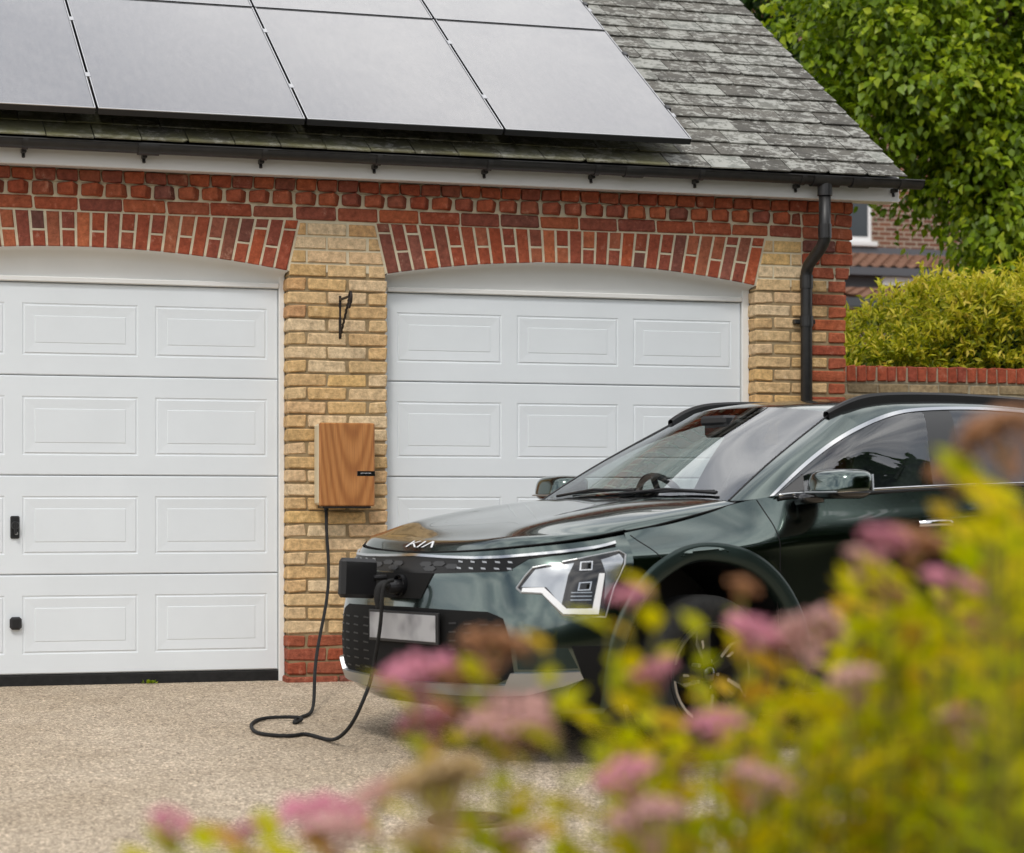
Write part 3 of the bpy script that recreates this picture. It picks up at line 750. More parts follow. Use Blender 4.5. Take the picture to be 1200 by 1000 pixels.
def gh(s0, s1, l0, l1):
    i0, i1 = np.searchsorted(st, kst[s0] - 1e-6), np.searchsorted(st, kst[s1] - 1e-6); j0, j1 = np.searchsorted(lt, l0 - 1e-6), np.searchsorted(lt, l1 - 1e-6)
    P = GH[i0:i1 + 1, j0:j1 + 1]; return skin(P, i1 - i0 + 1, j1 - j0 + 1, flip=True)
stw = np.unique(np.r_[np.linspace(0, kst[3], 40), kst[:4]]); Aw = spl(kst[:4], stw)          # the screen and its pillars are fair on their own
GW_ = np.stack([Aw @ Wf[:4, :, k] @ B.T for k in range(3)], -1)
def ghw(l0, l1):
    j0, j1 = np.searchsorted(lt, l0 - 1e-6), np.searchsorted(lt, l1 - 1e-6); P = GW_[:, j0:j1 + 1]; return skin(P, len(stw), j1 - j0 + 1, flip=True)
panel('windscreen', *ghw(-.58, .58), M['screen'])
ROOF = panel('roof', *gh(3, 9, -.655, .655), M['paint'])
panel('rear_window', *gh(9, 10, -.58, .58), M['privacy'])
for a, b, c, d in ((.58, .74, -.74, -.58),):
    for l0, l1 in ((a, b), (c, d)): panel('windscreen_pillar', *ghw(l0, l1), M['paint'])
for l0, l1 in ((.655, .74), (-.74, -.655)): panel('roof_side', *gh(3, 9, l0, l1), M['paint'])
for l0, l1 in ((.74, 1.05), (-1.05, -.74)):
    panel('front_side_window', *gh(0, 5, l0, l1), M['tint'])
    panel('door_pillar', *gh(5, 6, l0, l1), M['pillar'])
    panel('rear_side_window', *gh(6, 8, l0, l1), M['privacy'])
    panel('rear_pillar', *gh(8, 10, l0, l1), M['paint'])
for l0, l1 in ((.58, .74), (-.74, -.58)): panel('tailgate_edge', *gh(9, 10, l0, l1), M['paint'])
# --- tail, underside
tz = np.array([1.14, 1.05, .97, .93, .66, .45, .33, .245]); tx = np.array([-3.42, -3.47, -3.52, -3.53, -3.54, -3.55, -3.5, -3.4])
V = []; ny = 21
for k in range(8):
    for j in range(ny):
        q = -1 + 2 * j / (ny - 1); ex, ey = SIDE[-1, np.searchsorted(rs_, kr[k] - 1e-6), 0], SIDE[-1, np.searchsorted(rs_, kr[k] - 1e-6), 1]
        V.append((tx[k] + (ex - tx[k]) * abs(q) ** 3, ey * q, tz[k]))
TAIL = panel('tailgate', *skin(np.array(V), 8, ny), M['paint'])
for s in (-1, 1): MB().box(-3.56, -3.34, s * .70 - .11, s * .70 + .05, .93, 1.03, .03).build('tail_lamp', material('tail_red', (.25, .01, .01), .2), TAIL)
MB().box(-3.35, .66, -.64, .64, .20, .30, .03).box(-3.2, .5, -.60, .60, .29, .52).build('underbody', M['satin'], CAR)
BVH = BVHTree.FromPolygons(BV, BF)
def on_side(x, z, s=1, off=0.0):
    h = BVH.ray_cast(Vector((x, s * 3, z)), Vector((0, -s, 0)), 3.0)
    return (x, (h[0].y if h[0] else s * .88) + s * off, z)
def on_top(x, y, off=0.0):
    h = BVH.ray_cast(Vector((x, y, 3)), Vector((0, 0, -1)), 3.0)
    return (x, y, (h[0].z if h[0] else 1.0) + off)
# --- panel gaps: thin dark seams let into the skin
def seam(pts, parent, r=.0032, nm='panel_gap'): MB().tube(pts, r, 6).build(nm, M['matt'], parent)
for s in (1, -1):
    seam([on_side(-.385 - .035 * (1 - (z - .3) / .77) + (.025 * max(0, z - .95) / .12), z, s, -.0012) for z in np.linspace(1.062, .27, 40)], PARTS[('front_door', s)])
    seam([on_side(-1.45 - .03 * (1 - (z - .3) / .77), z, s, -.0012) for z in np.linspace(1.10, .27, 40)], PARTS[('rear_door', s)])
    seam([on_side(-2.35 - .02 * (z - .3), z, s, -.0012) for z in np.linspace(1.12, .60, 30)], PARTS[('rear_door', s)])
    seam([on_side(x, .95 - (.345 - x) * 1.06, s, -.0012) for x in np.linspace(.315, .19, 16)], PARTS[('front_wing', s)])
    e = HOODG[:, -1 if s > 0 else 0]; seam([tuple(p + np.array([0, s * .004, -.001])) for p in e], HOOD, .0042)
fe = HOODG[0]; seam([tuple(p + np.array([.004, 0, -.003])) for p in fe], HOOD, .004)
# --- arches, liners, wheels
for xw in XW:
    for s in (1, -1):
        V = []; n = 60; prof = [(RO + .004, -.02), (RO, .008), (RO - .014, .015), (RA + .008, .014), (RA - .004, .006), (RA - .004, -.05)]
        angs = np.linspace(R(-12), R(192), n)
        for a in angs:
            for r_, o_ in prof:
                x = xw + r_ * math.cos(a); z = ZW + r_ * math.sin(a); xb, zb = xw + RO * math.cos(a), ZW + RO * math.sin(a)
                y = on_side(xb, max(zb, .26), s)[1]; y = s * max(abs(y), .85); V.append((x, y + s * o_, z))
        obj('arch_trim', V, grid_faces(n, len(prof), s < 0), M['clad'], CAR, smooth=True)
        V = [(xw + RA * math.cos(a), s * y, ZW + RA * math.sin(a)) for a in np.linspace(R(-25), R(205), 40) for y in (.88, .42)]
        wl = MB().add(V, grid_faces(40, 2)); c0 = len(V)
        wl.add([(xw, s * .42, ZW)] + [V[2 * i + 1] for i in range(40)], [(0, i, i + 1) for i in range(1, 40)])
        wl.build('wheel_arch_liner', M['satin'], CAR)
        WH = MB().add(*lathe([(.20, .10), (.218, .105), (.225, .098), (.235, .105), (.27, .113), (.305, .108), (.322, .095), (.331, .07), (.333, .0), (.331, -.07), (.322, -.095), (.30, -.108), (.235, -.10), (.20, -.1)], 56)).build('wheel', M['tyre'], CAR, smooth=True)
        WH.location = (xw, s * .79, ZW + .001); WH.rotation_euler.z = 0 if s > 0 else math.pi; WH.rotation_euler.y = R(14)
        obj('rim', *lathe([(.224, .104), (.216, .098), (.205, .06), (.19, .02), (.08, .03), (.0, .03)], 48), M['rimdark'], WH, smooth=True)
        sp = MB(); ed = MB()
        for k in range(5):
            a = 2 * math.pi * k / 5 + R(90)
            def pt(r, da, y): return (r * math.cos(a + da), y, r * math.sin(a + da))
            sp.add([pt(.045, -.5, .082), pt(.045, .5, .082), pt(.205, .22, .097), pt(.205, -.22, .097), pt(.045, -.5, .05), pt(.045, .5, .05), pt(.205, .22, .06), pt(.205, -.22, .06)],
                   [(0, 1, 2, 3), (0, 4, 5, 1), (1, 5, 6, 2), (2, 6, 7, 3), (3, 7, 4, 0)])
            b = 2 * math.pi * (k + .5) / 5 + R(90); q = math.pi / 5
            loop = [(.213, -q + .14), (.213, -.2), (.213, .0), (.213, .2), (.213, q - .14), (.165, q - .26), (.085, .30)]
            inn = [(.197, -q + .18), (.197, -.2), (.197, .0), (.197, .2), (.197, q - .18), (.155, q - .38), (.088, .14)]
            pp = [(r * math.cos(b + d), .102, r * math.sin(b + d)) for r, d in loop] + [(r * math.cos(b + d), .1025, r * math.sin(b + d)) for r, d in inn]
            ed.add(pp, [(i, i + 1, i + 8, i + 7) for i in range(6)])
            ed.add([pt(.06, -.18, .0835), pt(.06, -.02, .0835), pt(.15, -.02, .0925), pt(.15, -.10, .0925)], [(0, 1, 2, 3)])
        sp.build('spokes', M['rimdark'], WH); ed.build('machined_edge', M['machined'], WH)
        obj('hub_cap', *lathe([(0, .092), (.028, .092), (.032, .086), (.032, .05)], 20), M['gloss'], WH, smooth=True)
        for k in range(5):
            ln = MB()
            a = 2 * math.pi * (k + .5) / 5 + R(90); vv, ff = lathe([(0, .07), (.009, .07), (.010, .05), (.010, .03)], 8); ln.add([(x + .057 * math.cos(a), y, z + .057 * math.sin(a)) for x, y, z in vv], ff)
            ln.build('wheel_nut', M['silver'], WH)
# sill and lower black cladding
for s in (1, -1):
    V = []; n = 50
    for x in np.linspace(-.40, -2.36, n):
        for z, o in ((.425, .001), (.415, .012), (.30, .010), (.235, -.02), (.215, -.12)): V.append(on_side(x, max(z, .255), s, o)[:2] + (z,))
    obj('sill_cladding', V, grid_faces(n, 5, s < 0), M['satin'], CAR, smooth=True)
# --- laying trim on the front surface
def patch(name, poly, off, mat, parent=BUMP, depth=.012, step=(.18, .02), smooth=True):
    """polygon of (column, height) laid on the front surface, with its own edges and depth"""
    SCL = .2
    pl = []
    for i, a in enumerate(poly):                       # finer outline
        b = poly[(i + 1) % len(poly)]; d = math.hypot((a[0] - b[0]) * SCL, a[1] - b[1]); m = max(1, int(d / .02))
        for k in range(m): pl.append((a[0] + (b[0] - a[0]) * k / m, a[1] + (b[1] - a[1]) * k / m))
    def inside(u, z):
        c = False; j = len(pl) - 1
        for i in range(len(pl)):
            if (pl[i][1] > z) != (pl[j][1] > z) and u < (pl[j][0] - pl[i][0]) * (z - pl[i][1]) / (pl[j][1] - pl[i][1]) + pl[i][0]: c = not c
            j = i
        return c
    u0, u1 = min(p[0] for p in pl), max(p[0] for p in pl); z0, z1 = min(p[1] for p in pl), max(p[1] for p in pl)
    ins = [(u, z) for u in np.arange(u0 + step[0] / 2, u1, step[0]) for z in np.arange(z0 + step[1] / 2, z1, step[1]) if inside(u, z)]
    n = len(pl)
    co, _, fs, *_r = delaunay_2d_cdt([Vector((u * SCL, z)) for u, z in pl + ins], [], [list(range(n))], 1, 1e-5)
    P = fascia([c.x / SCL for c in co], [c.y for c in co], off)
    Pb = fascia([p[0] for p in pl], [p[1] for p in pl], off - depth)
    Fc = [tuple(q) for q in fs]
    c0 = np.mean(P, 0); q = Fc[0]; nn = np.cross(P[q[1]] - P[q[0]], P[q[2]] - P[q[0]])
    if nn[0] + nn[1] * np.sign(P[q[0]][1]) * .5 < 0: Fc = [q[::-1] for q in Fc]
    o = obj(name, list(P), Fc, mat, parent, smooth=smooth)
    Vb = list(fascia([p[0] for p in pl], [p[1] for p in pl], off)) + list(Pb)
    bm = bmesh.new(); bm.from_mesh(o.data); vv = [bm.verts.new(p) for p in Vb]
    for i in range(n): bm.faces.new((vv[i], vv[i + n], vv[(i + 1) % n + n], vv[(i + 1) % n]))
    bm.to_mesh(o.data); bm.free()
    return o
def sym(r): return r + [(-u, z) for u, z in reversed(r) if u != 0] 
def mir(poly): return [(-u, z) for u, z in reversed(poly)]
GR = patch('upper_grille', sym([(0, .828), (2.1, .822), (3.75, .834), (5.7, .862), (6.42, .881), (6.45, .873), (5.0, .848), (3.85, .826), (3.45, .792), (3.2, .776), (.9, .760), (0, .757)])[:], .003, M['grille'])
ch = [(0, .8385), (1.1, .833), (2.1, .8315), (3.0, .836), (3.75, .844), (4.8, .856), (5.7, .871), (6.47, .891)]
patch('chrome_strip', ch + [(u, z - .0105) for u, z in reversed(ch)] if False else [(-u, z) for u, z in reversed(ch[1:])] + ch + [(u, z - .0105) for u, z in reversed(ch)] + [(-u, z - .0105) for u, z in ch[1:]], .009, M['chrome'])
gp = MB()
for s in (1, -1):
    for k in range(5):
        for j in range(2):
            u = s * (1.7 + k * .40 + j * .0); z = .811 - j * .026; w_ = .17
            q = fascia([u - w_ * .5, u + w_ * .35, u + w_ * .5, u - w_ * .35], [z + .004, z + .002, z - .005, z - .003], .006); gp.add(q, [(0, 1, 2, 3)] if s > 0 else [(0, 1, 2, 3)])
gp.build('grille_pattern', M['silver'], GR)['kind'] = 'stuff'
for s in (1, -1):
    for k, (u, z) in enumerate([(.55, .797), (1.0, .800), (.72, .779), (1.45, .790)]):
        w_ = .22; h_ = .010; us_ = [u - w_, u - w_ * .6, u + w_ * .6, u + w_, u + w_ * .6, u - w_ * .6]; zz = [z, z + h_, z + h_, z, z - h_, z - h_]
        patch('grille_insert', list(zip([s * a for a in us_], zz)), .006, M['pillar'], GR, .006)
LOW = [(0, .615), (1.3, .612), (2.75, .610), (3.22, .585), (3.42, .52), (3.5, .46), (3.60, .355), (3.0, .315), (0, .30)]
LG = patch('lower_grille', sym(LOW), .003, M['matt'])
bars = MB()
for s in (1, -1):
    for k in range(7):
        z = .34 + .036 * k
        for u in (1.7, 2.2, 2.7, 3.1):
            q = fascia([s * (u - .12), s * (u + .12), s * (u + .14), s * (u - .10)], [z + .003, z + .006, z - .001, z - .003], .009); bars.add(q, [(0, 1, 2, 3)])
bars.build('grille_fins', M['satin'], LG)['kind'] = 'stuff'
for s in (1, -1):
    fl = (lambda p: p) if s > 0 else mir
    patch('skid_plate', fl([(0, .300), (3.35, .318), (3.55, .366), (5.42, .374), (5.52, .345), (5.0, .318), (3.95, .284), (2.0, .268), (0, .262)]), .020, M['silver'], BUMP, .03)
    patch('bumper_corner_trim', fl([(5.22, .476), (5.56, .34), (5.2, .30), (5.0, .22), (6.95, .22), (6.95, .47)]), .005, M['matt'])
    patch('fog_panel', fl([(3.68, .468), (5.12, .466), (5.40, .385), (3.72, .380)]), .002, M['clad'])
    # headlamp: dark housing, reflector, white running light, lens block
    HLp = [(3.58, .708), (3.8, .756), (4.0, .790), (5.2, .823), (6.5, .854), (6.72, .838), (6.66, .800), (6.32, .706), (6.14, .590), (4.93, .600), (4.33, .686), (3.74, .690)]
    HL = patch('headlamp', fl(HLp), .002, M['gloss'])
    hp = np.array(HLp + HLp[:1])
    rim = fascia(hp[:, 0] * s, hp[:, 1], .004); MB().tube([tuple(p) for p in rim], .0042, 6).build('lamp_surround', M['silver'], HL)
    patch('lamp_reflector', fl([(3.72, .712), (3.92, .752), (4.08, .782), (5.12, .808), (4.98, .76), (4.88, .64), (4.42, .712)]), .0045, M['lampgrey'], HL, .004)
    patch('lamp_reflector', fl([(5.85, .820), (6.5, .842), (6.62, .82), (6.30, .72), (6.02, .66), (5.98, .765)]), .0045, M['lampgrey'], HL, .004)
    patch('running_light', fl([(3.76, .708), (4.36, .711), (5.02, .626), (5.72, .626), (5.80, .766), (5.95, .766), (5.90, .602), (4.95, .604), (4.30, .689), (3.74, .693)]), .0075, M['lampwhite'], HL, .006)
    for zc in (.795, .715):
        a = [(5.28, zc + .016), (5.62, zc + .019), (5.60, zc - .016), (5.26, zc - .018)]
        lb = patch('lamp_lens_frame', fl(a), .0075, M['chrome'], HL, .006); cu = sum(p[0] for p in a) / 4; cz = sum(p[1] for p in a) / 4
        patch('lamp_lens', fl([(cu + (u - cu) * .78, cz + (z - cz) * .76) for u, z in a]), .0085, M['gloss'], lb, .002)
    for zc in (.66, .675, .69): patch('lamp_rib', fl([(5.1, zc + .002), (5.66, zc + .002), (5.66, zc - .002), (5.1, zc - .002)]), .006, M['lampgrey'], HL, .002)
# charging port and its flap
PT = patch('charge_port', [(-1.55, .757), (.88, .760), (.52, .652), (-1.25, .648)], .0035, M['matt'])
pc = fascia([-.25], [.705], .002)[0]
vv, ff = lathe([(.0, .004), (.036, .004), (.040, .022), (.046, .022), (.046, -.01)], 24)
obj('socket', [(y + pc[0], x + pc[1], z + pc[2]) for x, y, z in vv], ff, M['gloss'], PT)
FLP = MB(); vv, ff = cbox(-.105, .105, -.024, .024, -.086, .086, .016)
FLP.add(vv, ff)
fo = FLP.build('charge_flap', M['satin'], CAR); fo.location = (1.035, -.205, .735); fo.rotation_euler = (0, R(-3), R(12))
MB().box(-.10, .095, -.0245, -.0243, -.07, .07).build('flap_liner', M['rubber'], fo) if False else None
MB().tube([(.88, -.20, .735), (.96, -.20, .735)], .012, 8).build('flap_hinge', M['satin'], CAR)
# number plate
def plate_mat():
    m = material('plate_white', rough=.4); t, p, l = nodes(m); tcn = N(t, 'ShaderNodeTexCoord')
    n = noise(t, 9, 2, .4, tcn.outputs['Object']); r = ramp_node(t, [(.35, (.17, .17, .18)), (.65, (.36, .36, .37))]); l(n.outputs[0], r.inputs[0]); l(r.outputs[0], p.inputs['Base Color']); return m
M['plate'] = plate_mat()
MB().box(.925, .938, -.275, .275, .463, .597, .003).build('plate_holder', M['satin'], CAR)
MB().box(.9385, .942, -.26, .26, .475, .586, .001).build('number_plate', M['plate'], CAR)
# --- emblem letters laid on the bonnet's nose
strokes = [[(.0, 0), (.10, 1)], [(.08, .38), (.36, 1)], [(.17, .58), (.36, 0)], [(.44, 0), (.54, 1)], [(.62, 0), (.82, 1)], [(.82, 1), (.96, 0)]]
em = MB()
def nose(a, b):               # a across, b up: on the bonnet just behind its lip
    y = -.105 + .21 * a; j = int(round((y - kc[0]) / (kc[-1] - kc[0]) * 120)); j = max(0, min(120, j)); t = (y - kc[0]) / (kc[-1] - kc[0]) * 120 - j
    col = HOODG[:, j] + (HOODG[:, min(j + 1, 120)] - HOODG[:, j]) * t
    s = np.r_[0, np.cumsum(np.linalg.norm(np.diff(col, axis=0), axis=1))]; d = .018 + .042 * b
    return np.array([np.interp(d, s, col[:, k]) for k in range(3)]) + np.array([.0035, 0, .0035])
for (a0, b0), (a1, b1) in strokes:
    w_ = .034; em.add([nose(a0 - w_, b0), nose(a0 + w_, b0), nose(a1 + w_, b1), nose(a1 - w_, b1)], [(0, 1, 2, 3), (3, 2, 1, 0)])
em.build('nose_emblem', M['lampwhite'], HOOD)
# --- roof rails, window line, belt line
for s in (1, -1):
    pts = smooth_path([(-.985, .560, 1.462), (-1.06, .571, 1.498), (-1.18, .576, 1.538), (-1.35, .578, 1.557), (-1.6, .578, 1.563), (-2.1, .572, 1.557), (-2.5, .562, 1.538), (-2.68, .553, 1.508), (-2.76, .548, 1.478)], 60)
    V = []
    for p in pts:
        zr = on_top(p[0], p[1])[2]; hgt = max(p[2] - zr, .006)
        for a, b in ((-.017, -.02), (-.017, hgt * .75), (-.011, hgt), (.011, hgt), (.019, hgt * .7), (.019, -.02)): V.append((p[0], s * (p[1] + a), zr + b))
    obj('roof_rail', V, grid_faces(60, 6, s > 0), M['satin'], CAR, smooth=False)
    jt = np.searchsorted(lt, s * .74 - 1e-6); i0 = 0; i1 = np.searchsorted(st, kst[8] - 1e-6)
    Pn = GH[i0:i1, jt]; V = []
    for i, p in enumerate(Pn):
        nb = GH[i0 + i, jt - s * 2] - p; nb = nb / (np.linalg.norm(nb) + 1e-9); o = np.array([.0, s * .8, .6]) * .004
        V += [tuple(p + o), tuple(p + nb * .020 + o), tuple(p + nb * .021), tuple(p - nb * .001)]
    obj('window_chrome', V, grid_faces(len(Pn), 4), M['chrome'], CAR, smooth=False)
    jb = -1 if s > 0 else 0; Pn = GH[i0:i1, jb]
    MB().tube([tuple(p + np.array([0, s * .002, .003])) for p in Pn[2::2]], .0075, 8).build('belt_moulding', M['chrome'], CAR, smooth=True)
    MB().tube([tuple(p + np.array([0, s * .004, -.010])) for p in Pn[2::2]], .008, 6).build('belt_seal', M['satin'], CAR, smooth=True)
    # edge of the windscreen
    je = np.searchsorted(lt, s * .58 - 1e-6); ie = np.searchsorted(st, kst[3] - 1e-6)
    MB().tube([tuple(p) for p in GW_[:, je]], .0045, 6).build('windscreen_seal', M['satin'], CAR, smooth=True)
    # door handles
    for xh, zh in ((-1.315, .952), (-2.14, .985)):
        hd = smooth_path([on_side(xh + .105, zh, s, -.002), on_side(xh + .07, zh + .002, s, .028), on_side(xh, zh + .004, s, .034), on_side(xh - .07, zh + .002, s, .028), on_side(xh - .105, zh - .001, s, -.002)], 24)
        V = []
        for i, p in enumerate(hd):
            for k in range(8): a = 2 * math.pi * k / 8; V.append((p[0], p[1] + s * .009 * math.cos(a), p[2] + .015 * math.sin(a)))
        MB().add(V, [(i * 8 + k, i * 8 + (k + 1) % 8, (i + 1) * 8 + (k + 1) % 8, (i + 1) * 8 + k) for i in range(23) for k in range(8)]).build('door_handle', M['chrome'], PARTS[('front_door' if xh > -2 else 'rear_door', s)], smooth=True)
        V = [on_side(xh + .085 * math.cos(a), zh + .004 + .024 * math.sin(a), s, .0012) for a in np.linspace(0, 2 * math.pi, 20, endpoint=False)]
        obj('handle_recess', V, [tuple(range(20))], M['satin'], PARTS[('front_door' if xh > -2 else 'rear_door', s)])
    # mirrors
    def superell(c, r, e, lo=-1.0, hi=1.0, nu=18, nv=28, shear=0.0):
        V = []
        for i in range(nu + 1):
            z = lo + (hi - lo) * i / nu; z = math.copysign(abs(z), z); rr = max(0.0, 1 - abs(z) ** e) ** (1 / e)
            for k in range(nv):
                t = 2 * math.pi * k / nv; cx_, sy_ = math.cos(t), math.sin(t)
                q = rr / (abs(cx_) ** e + abs(sy_) ** e) ** (1 / e)
                V.append((c[0] + r[0] * q * cx_ + shear * z, c[1] + r[1] * q * sy_ * (1 - .10 * cx_), c[2] + r[2] * z))
        Fc = [(i * nv + k, i * nv + (k + 1) % nv, (i + 1) * nv + (k + 1) % nv, (i + 1) * nv + k) for i in range(nu) for k in range(nv)]
        Fc += [tuple(range(nv - 1, -1, -1)), tuple(nu * nv + k for k in range(nv))]
        return V, Fc
    mc = (-.640, s * 1.010, 1.130)
    MR = obj('door_mirror', *superell(mc, (.098, .138, .064), 3.4, -.50, .97, shear=-.014), M['paint'], CAR, smooth=True)
    obj('mirror_base', *superell((mc[0], mc[1], mc[2] - .004), (.100, .140, .066), 3.4, -.93, -.53, 10), M['gloss'], MR, smooth=True)
    MB().tube([(mc[0] + .099, mc[1] - .10, mc[2] - .036), (mc[0] + .099, mc[1] + .10, mc[2] - .036)], .004, 6).build('mirror_strip', M['silver'], MR)
    MB().tube([(-.60, s * .955, 1.083), (-.565, s * .915, 1.072), (-.53, s * .86, 1.062)], [.034, .028, .026], 12).build('mirror_arm', M['gloss'], MR, smooth=True)
    vv = [(mc[0] - .0935, mc[1] + a, mc[2] + b) for a, b in ((-.11, -.030), (.11, -.030), (.10, .042), (-.10, .042))]
    obj('mirror_glass', vv, [(0, 1, 2, 3)], M['chrome'], MR)
    MB().tube([(mc[0] - .080, mc[1] + s * .128, mc[2] - .03), (mc[0] - .080, mc[1] + s * .124, mc[2] + .040)], .006, 8).build('mirror_indicator', M['lampgrey'], MR)
    V = [(-.448, s * .826, 1.081), (-.60, s * .834, 1.090), (-.632, s * .790, 1.176)]; V += [(x, y + s * .006, z) for x, y, z in V]
    obj('mirror_sail', V, [(3, 4, 5), (0, 3, 5, 2), (0, 1, 4, 3), (1, 2, 5, 4), (2, 1, 0)], M['gloss'], CAR)
# --- cowl, wipers
V = []
j0 = np.searchsorted(lt, -.58 - 1e-6); j1 = np.searchsorted(lt, .58 - 1e-6)
wbase = GH[0, j0:j1 + 1]
for q in np.linspace(-1, 1, 61):
    y = .74 * q; ph = HOODG[-1]; xh = np.interp(y, ph[:, 1], ph[:, 0]); zh = np.interp(y, ph[:, 1], ph[:, 2]); yw = min(max(y, -.70), .70)
    xw_ = np.interp(yw, wbase[:, 1], wbase[:, 0]); zw_ = np.interp(yw, wbase[:, 1], wbase[:, 2])
    V += [(xh + .02, y, zh - .016), (xw_ - .01, y, zw_ - .004)]
obj('cowl', V, grid_faces(61, 2), M['satin'], CAR)
def on_ws(y, t, off):
    row = int(np.searchsorted(stw, kst[3] * t)); jj = j0 + int(np.argmin(abs(GW_[row, j0:j1 + 1, 1] - y))); p = GW_[row, jj]; return (p[0] + off * .55, p[1], p[2] + off * .83)
for ya, yb in ((-.50, .10), (.02, .60)):
    wp = MB().tube([on_ws(ya, .02, .012), on_ws((ya + yb) / 2, .035, .022), on_ws(yb, .03, .014)], .007, 6)
    wp.tube([on_ws(ya + .08, .045, .006), on_ws(yb - .02, .06, .008)], .005, 6).build('wiper', M['satin'], CAR)
# --- cabin
CB = MB().box(-3.2, -.55, -.74, .74, .50, .56).build('cabin_floor', M['cabin'], CAR)
V = []
for y in np.linspace(-.74, .74, 31):
    sh = -.06 * (abs(y) / .74) ** 2; xw_ = np.interp(min(max(y, -.69), .69), wbase[:, 1], wbase[:, 0])
    for x, z in ((xw_ - .02, 1.040), (-.42 + sh, 1.040), (-.66 + sh, 1.028), (-.70 + sh, 1.00), (-.70 + sh, .80), (-.62, .55)): V.append((x, y, z))
obj('dashboard', V, grid_faces(31, 6), M['cabin'], CAR, smooth=False)
vv, ff = tube([(.185 * math.cos(a), .185 * math.sin(a), 0) for a in np.linspace(0, 2 * math.pi, 33)], .016, 8, False)
SWM = MB().add(vv, ff); SWM.box(-.06, .06, -.05, .05, -.02, .01, .01); SWM.box(-.175, .175, -.02, .02, -.01, .006, .005); SWM.box(-.02, .02, -.17, 0, -.01, .006, .005)
SWo = SWM.build('steering_wheel', M['cabin'], CAR, smooth=False); SWo.location = (-.80, -.37, 1.015); SWo.rotation_euler = (0, R(-65), 0)
MB().tube([(-.66, -.37, .93), (-.80, -.37, 1.015)], .03, 8).build('steering_column', M['cabin'], CAR)
def seat(x, y, w_):
    t = MB().add(*cbox(x - .22, x + .30, y - w_, y + w_, .62, .78, .04)).build('seat', M['seat'], CAR)
    b = MB().add(*cbox(-.07, .07, -w_, w_, -.33, .33, .05)).build('seat_back', M['seat'], t); b.location = (x - .30, y, 1.02); b.rotation_euler = (0, R(-17), 0)
    MB().add(*cbox(-.05, .05, -.12, .12, -.075, .085, .035)).build('headrest', M['seat'], t, (x - .425, y, 1.385)); return t
for x, y, w_ in ((-1.22, -.37, .24), (-1.22, .37, .24), (-2.15, -.36, .30), (-2.15, .36, .30)): seat(x, y, w_)
MB().add(*cbox(-.025, .025, -.13, .13, -.04, .04, .014)).build('interior_mirror', M['satin'], CAR, (-.86, 0, 1.40))
MB().add(*cbox(-.94, -.78, -.09, .09, 1.415, 1.46, .012)).build('camera_housing', M['satin'], CAR)
for s in (1, -1):
    V = []
    for x in np.linspace(-.46, -3.2, 24): V += [(x, s * .80, 1.06), (x, s * .79, .55)]
    obj('door_lining', V, grid_faces(24, 2, s < 0), M['cabin'], CAR)
    MB().tube([(-1.62, s * .60, 1.47), (-1.56, s * .74, 1.15), (-1.55, s * .76, .8)], .045, 8).build('pillar_trim', M['cabin'], CAR)
    MB().tube([(-1.60, s * .575, 1.38), (-1.48, s * .50, 1.16)], .012, 6).build('seat_belt', material('belt_web', (.05, .05, .055), .8), CAR)

# ------------------------------------------------------------------ solar panels
def solar_mat():
    m = material('solar_glass', (.012, .013, .020), .20, 0, .5, 1.0, .05); t, p, l = nodes(m); tcn = N(t, 'ShaderNodeTexCoord'); pos = world_vec(t)
    p.inputs['Coat IOR'].default_value = 1.85
    # dust: fine, streaked down the slope; its colour also carries painted sky glare
    mpn = N(t, 'ShaderNodeMapping'); mpn.inputs['Scale'].default_value = (26, 7, 1); l(tcn.outputs['Object'], mpn.inputs['Vector'])
    n = noise(t, 1.2, 8, .7, mpn.outputs[0]); r = ramp_node(t, [(.40, (.060, .060, .075)), (.75, (.13, .124, .132))]); l(n.outputs[0], r.inputs[0])
    n2 = noise(t, 90, 2, .5, pos); r2 = ramp_node(t, [(.74, (0, 0, 0)), (.78, (.55, .55, .55))]); l(n2.outputs[0], r2.inputs[0])
    l(mixc(t, r2.outputs[0], r.outputs[0], (.35, .35, .36)), p.inputs['Base Color'])
    n3 = noise(t, 2.5, 5, .6, pos); r3 = ramp_node(t, [(.3, (.05, .05, .05)), (.7, (.13, .13, .13))]); l(n3.outputs[0], r3.inputs[0]); l(r3.outputs[0], p.inputs['Coat Roughness'])
    return m
M['solar'] = solar_mat()
PW, PL, PT_, PO = 1.078, 1.640, .035, .168
xr = 1.940; cols = [xr - k * 1.0925 for k in range(4)]
where = ['at the open slate end', 'second from the open slates', 'third from the open slates', 'fourth from the open slates']
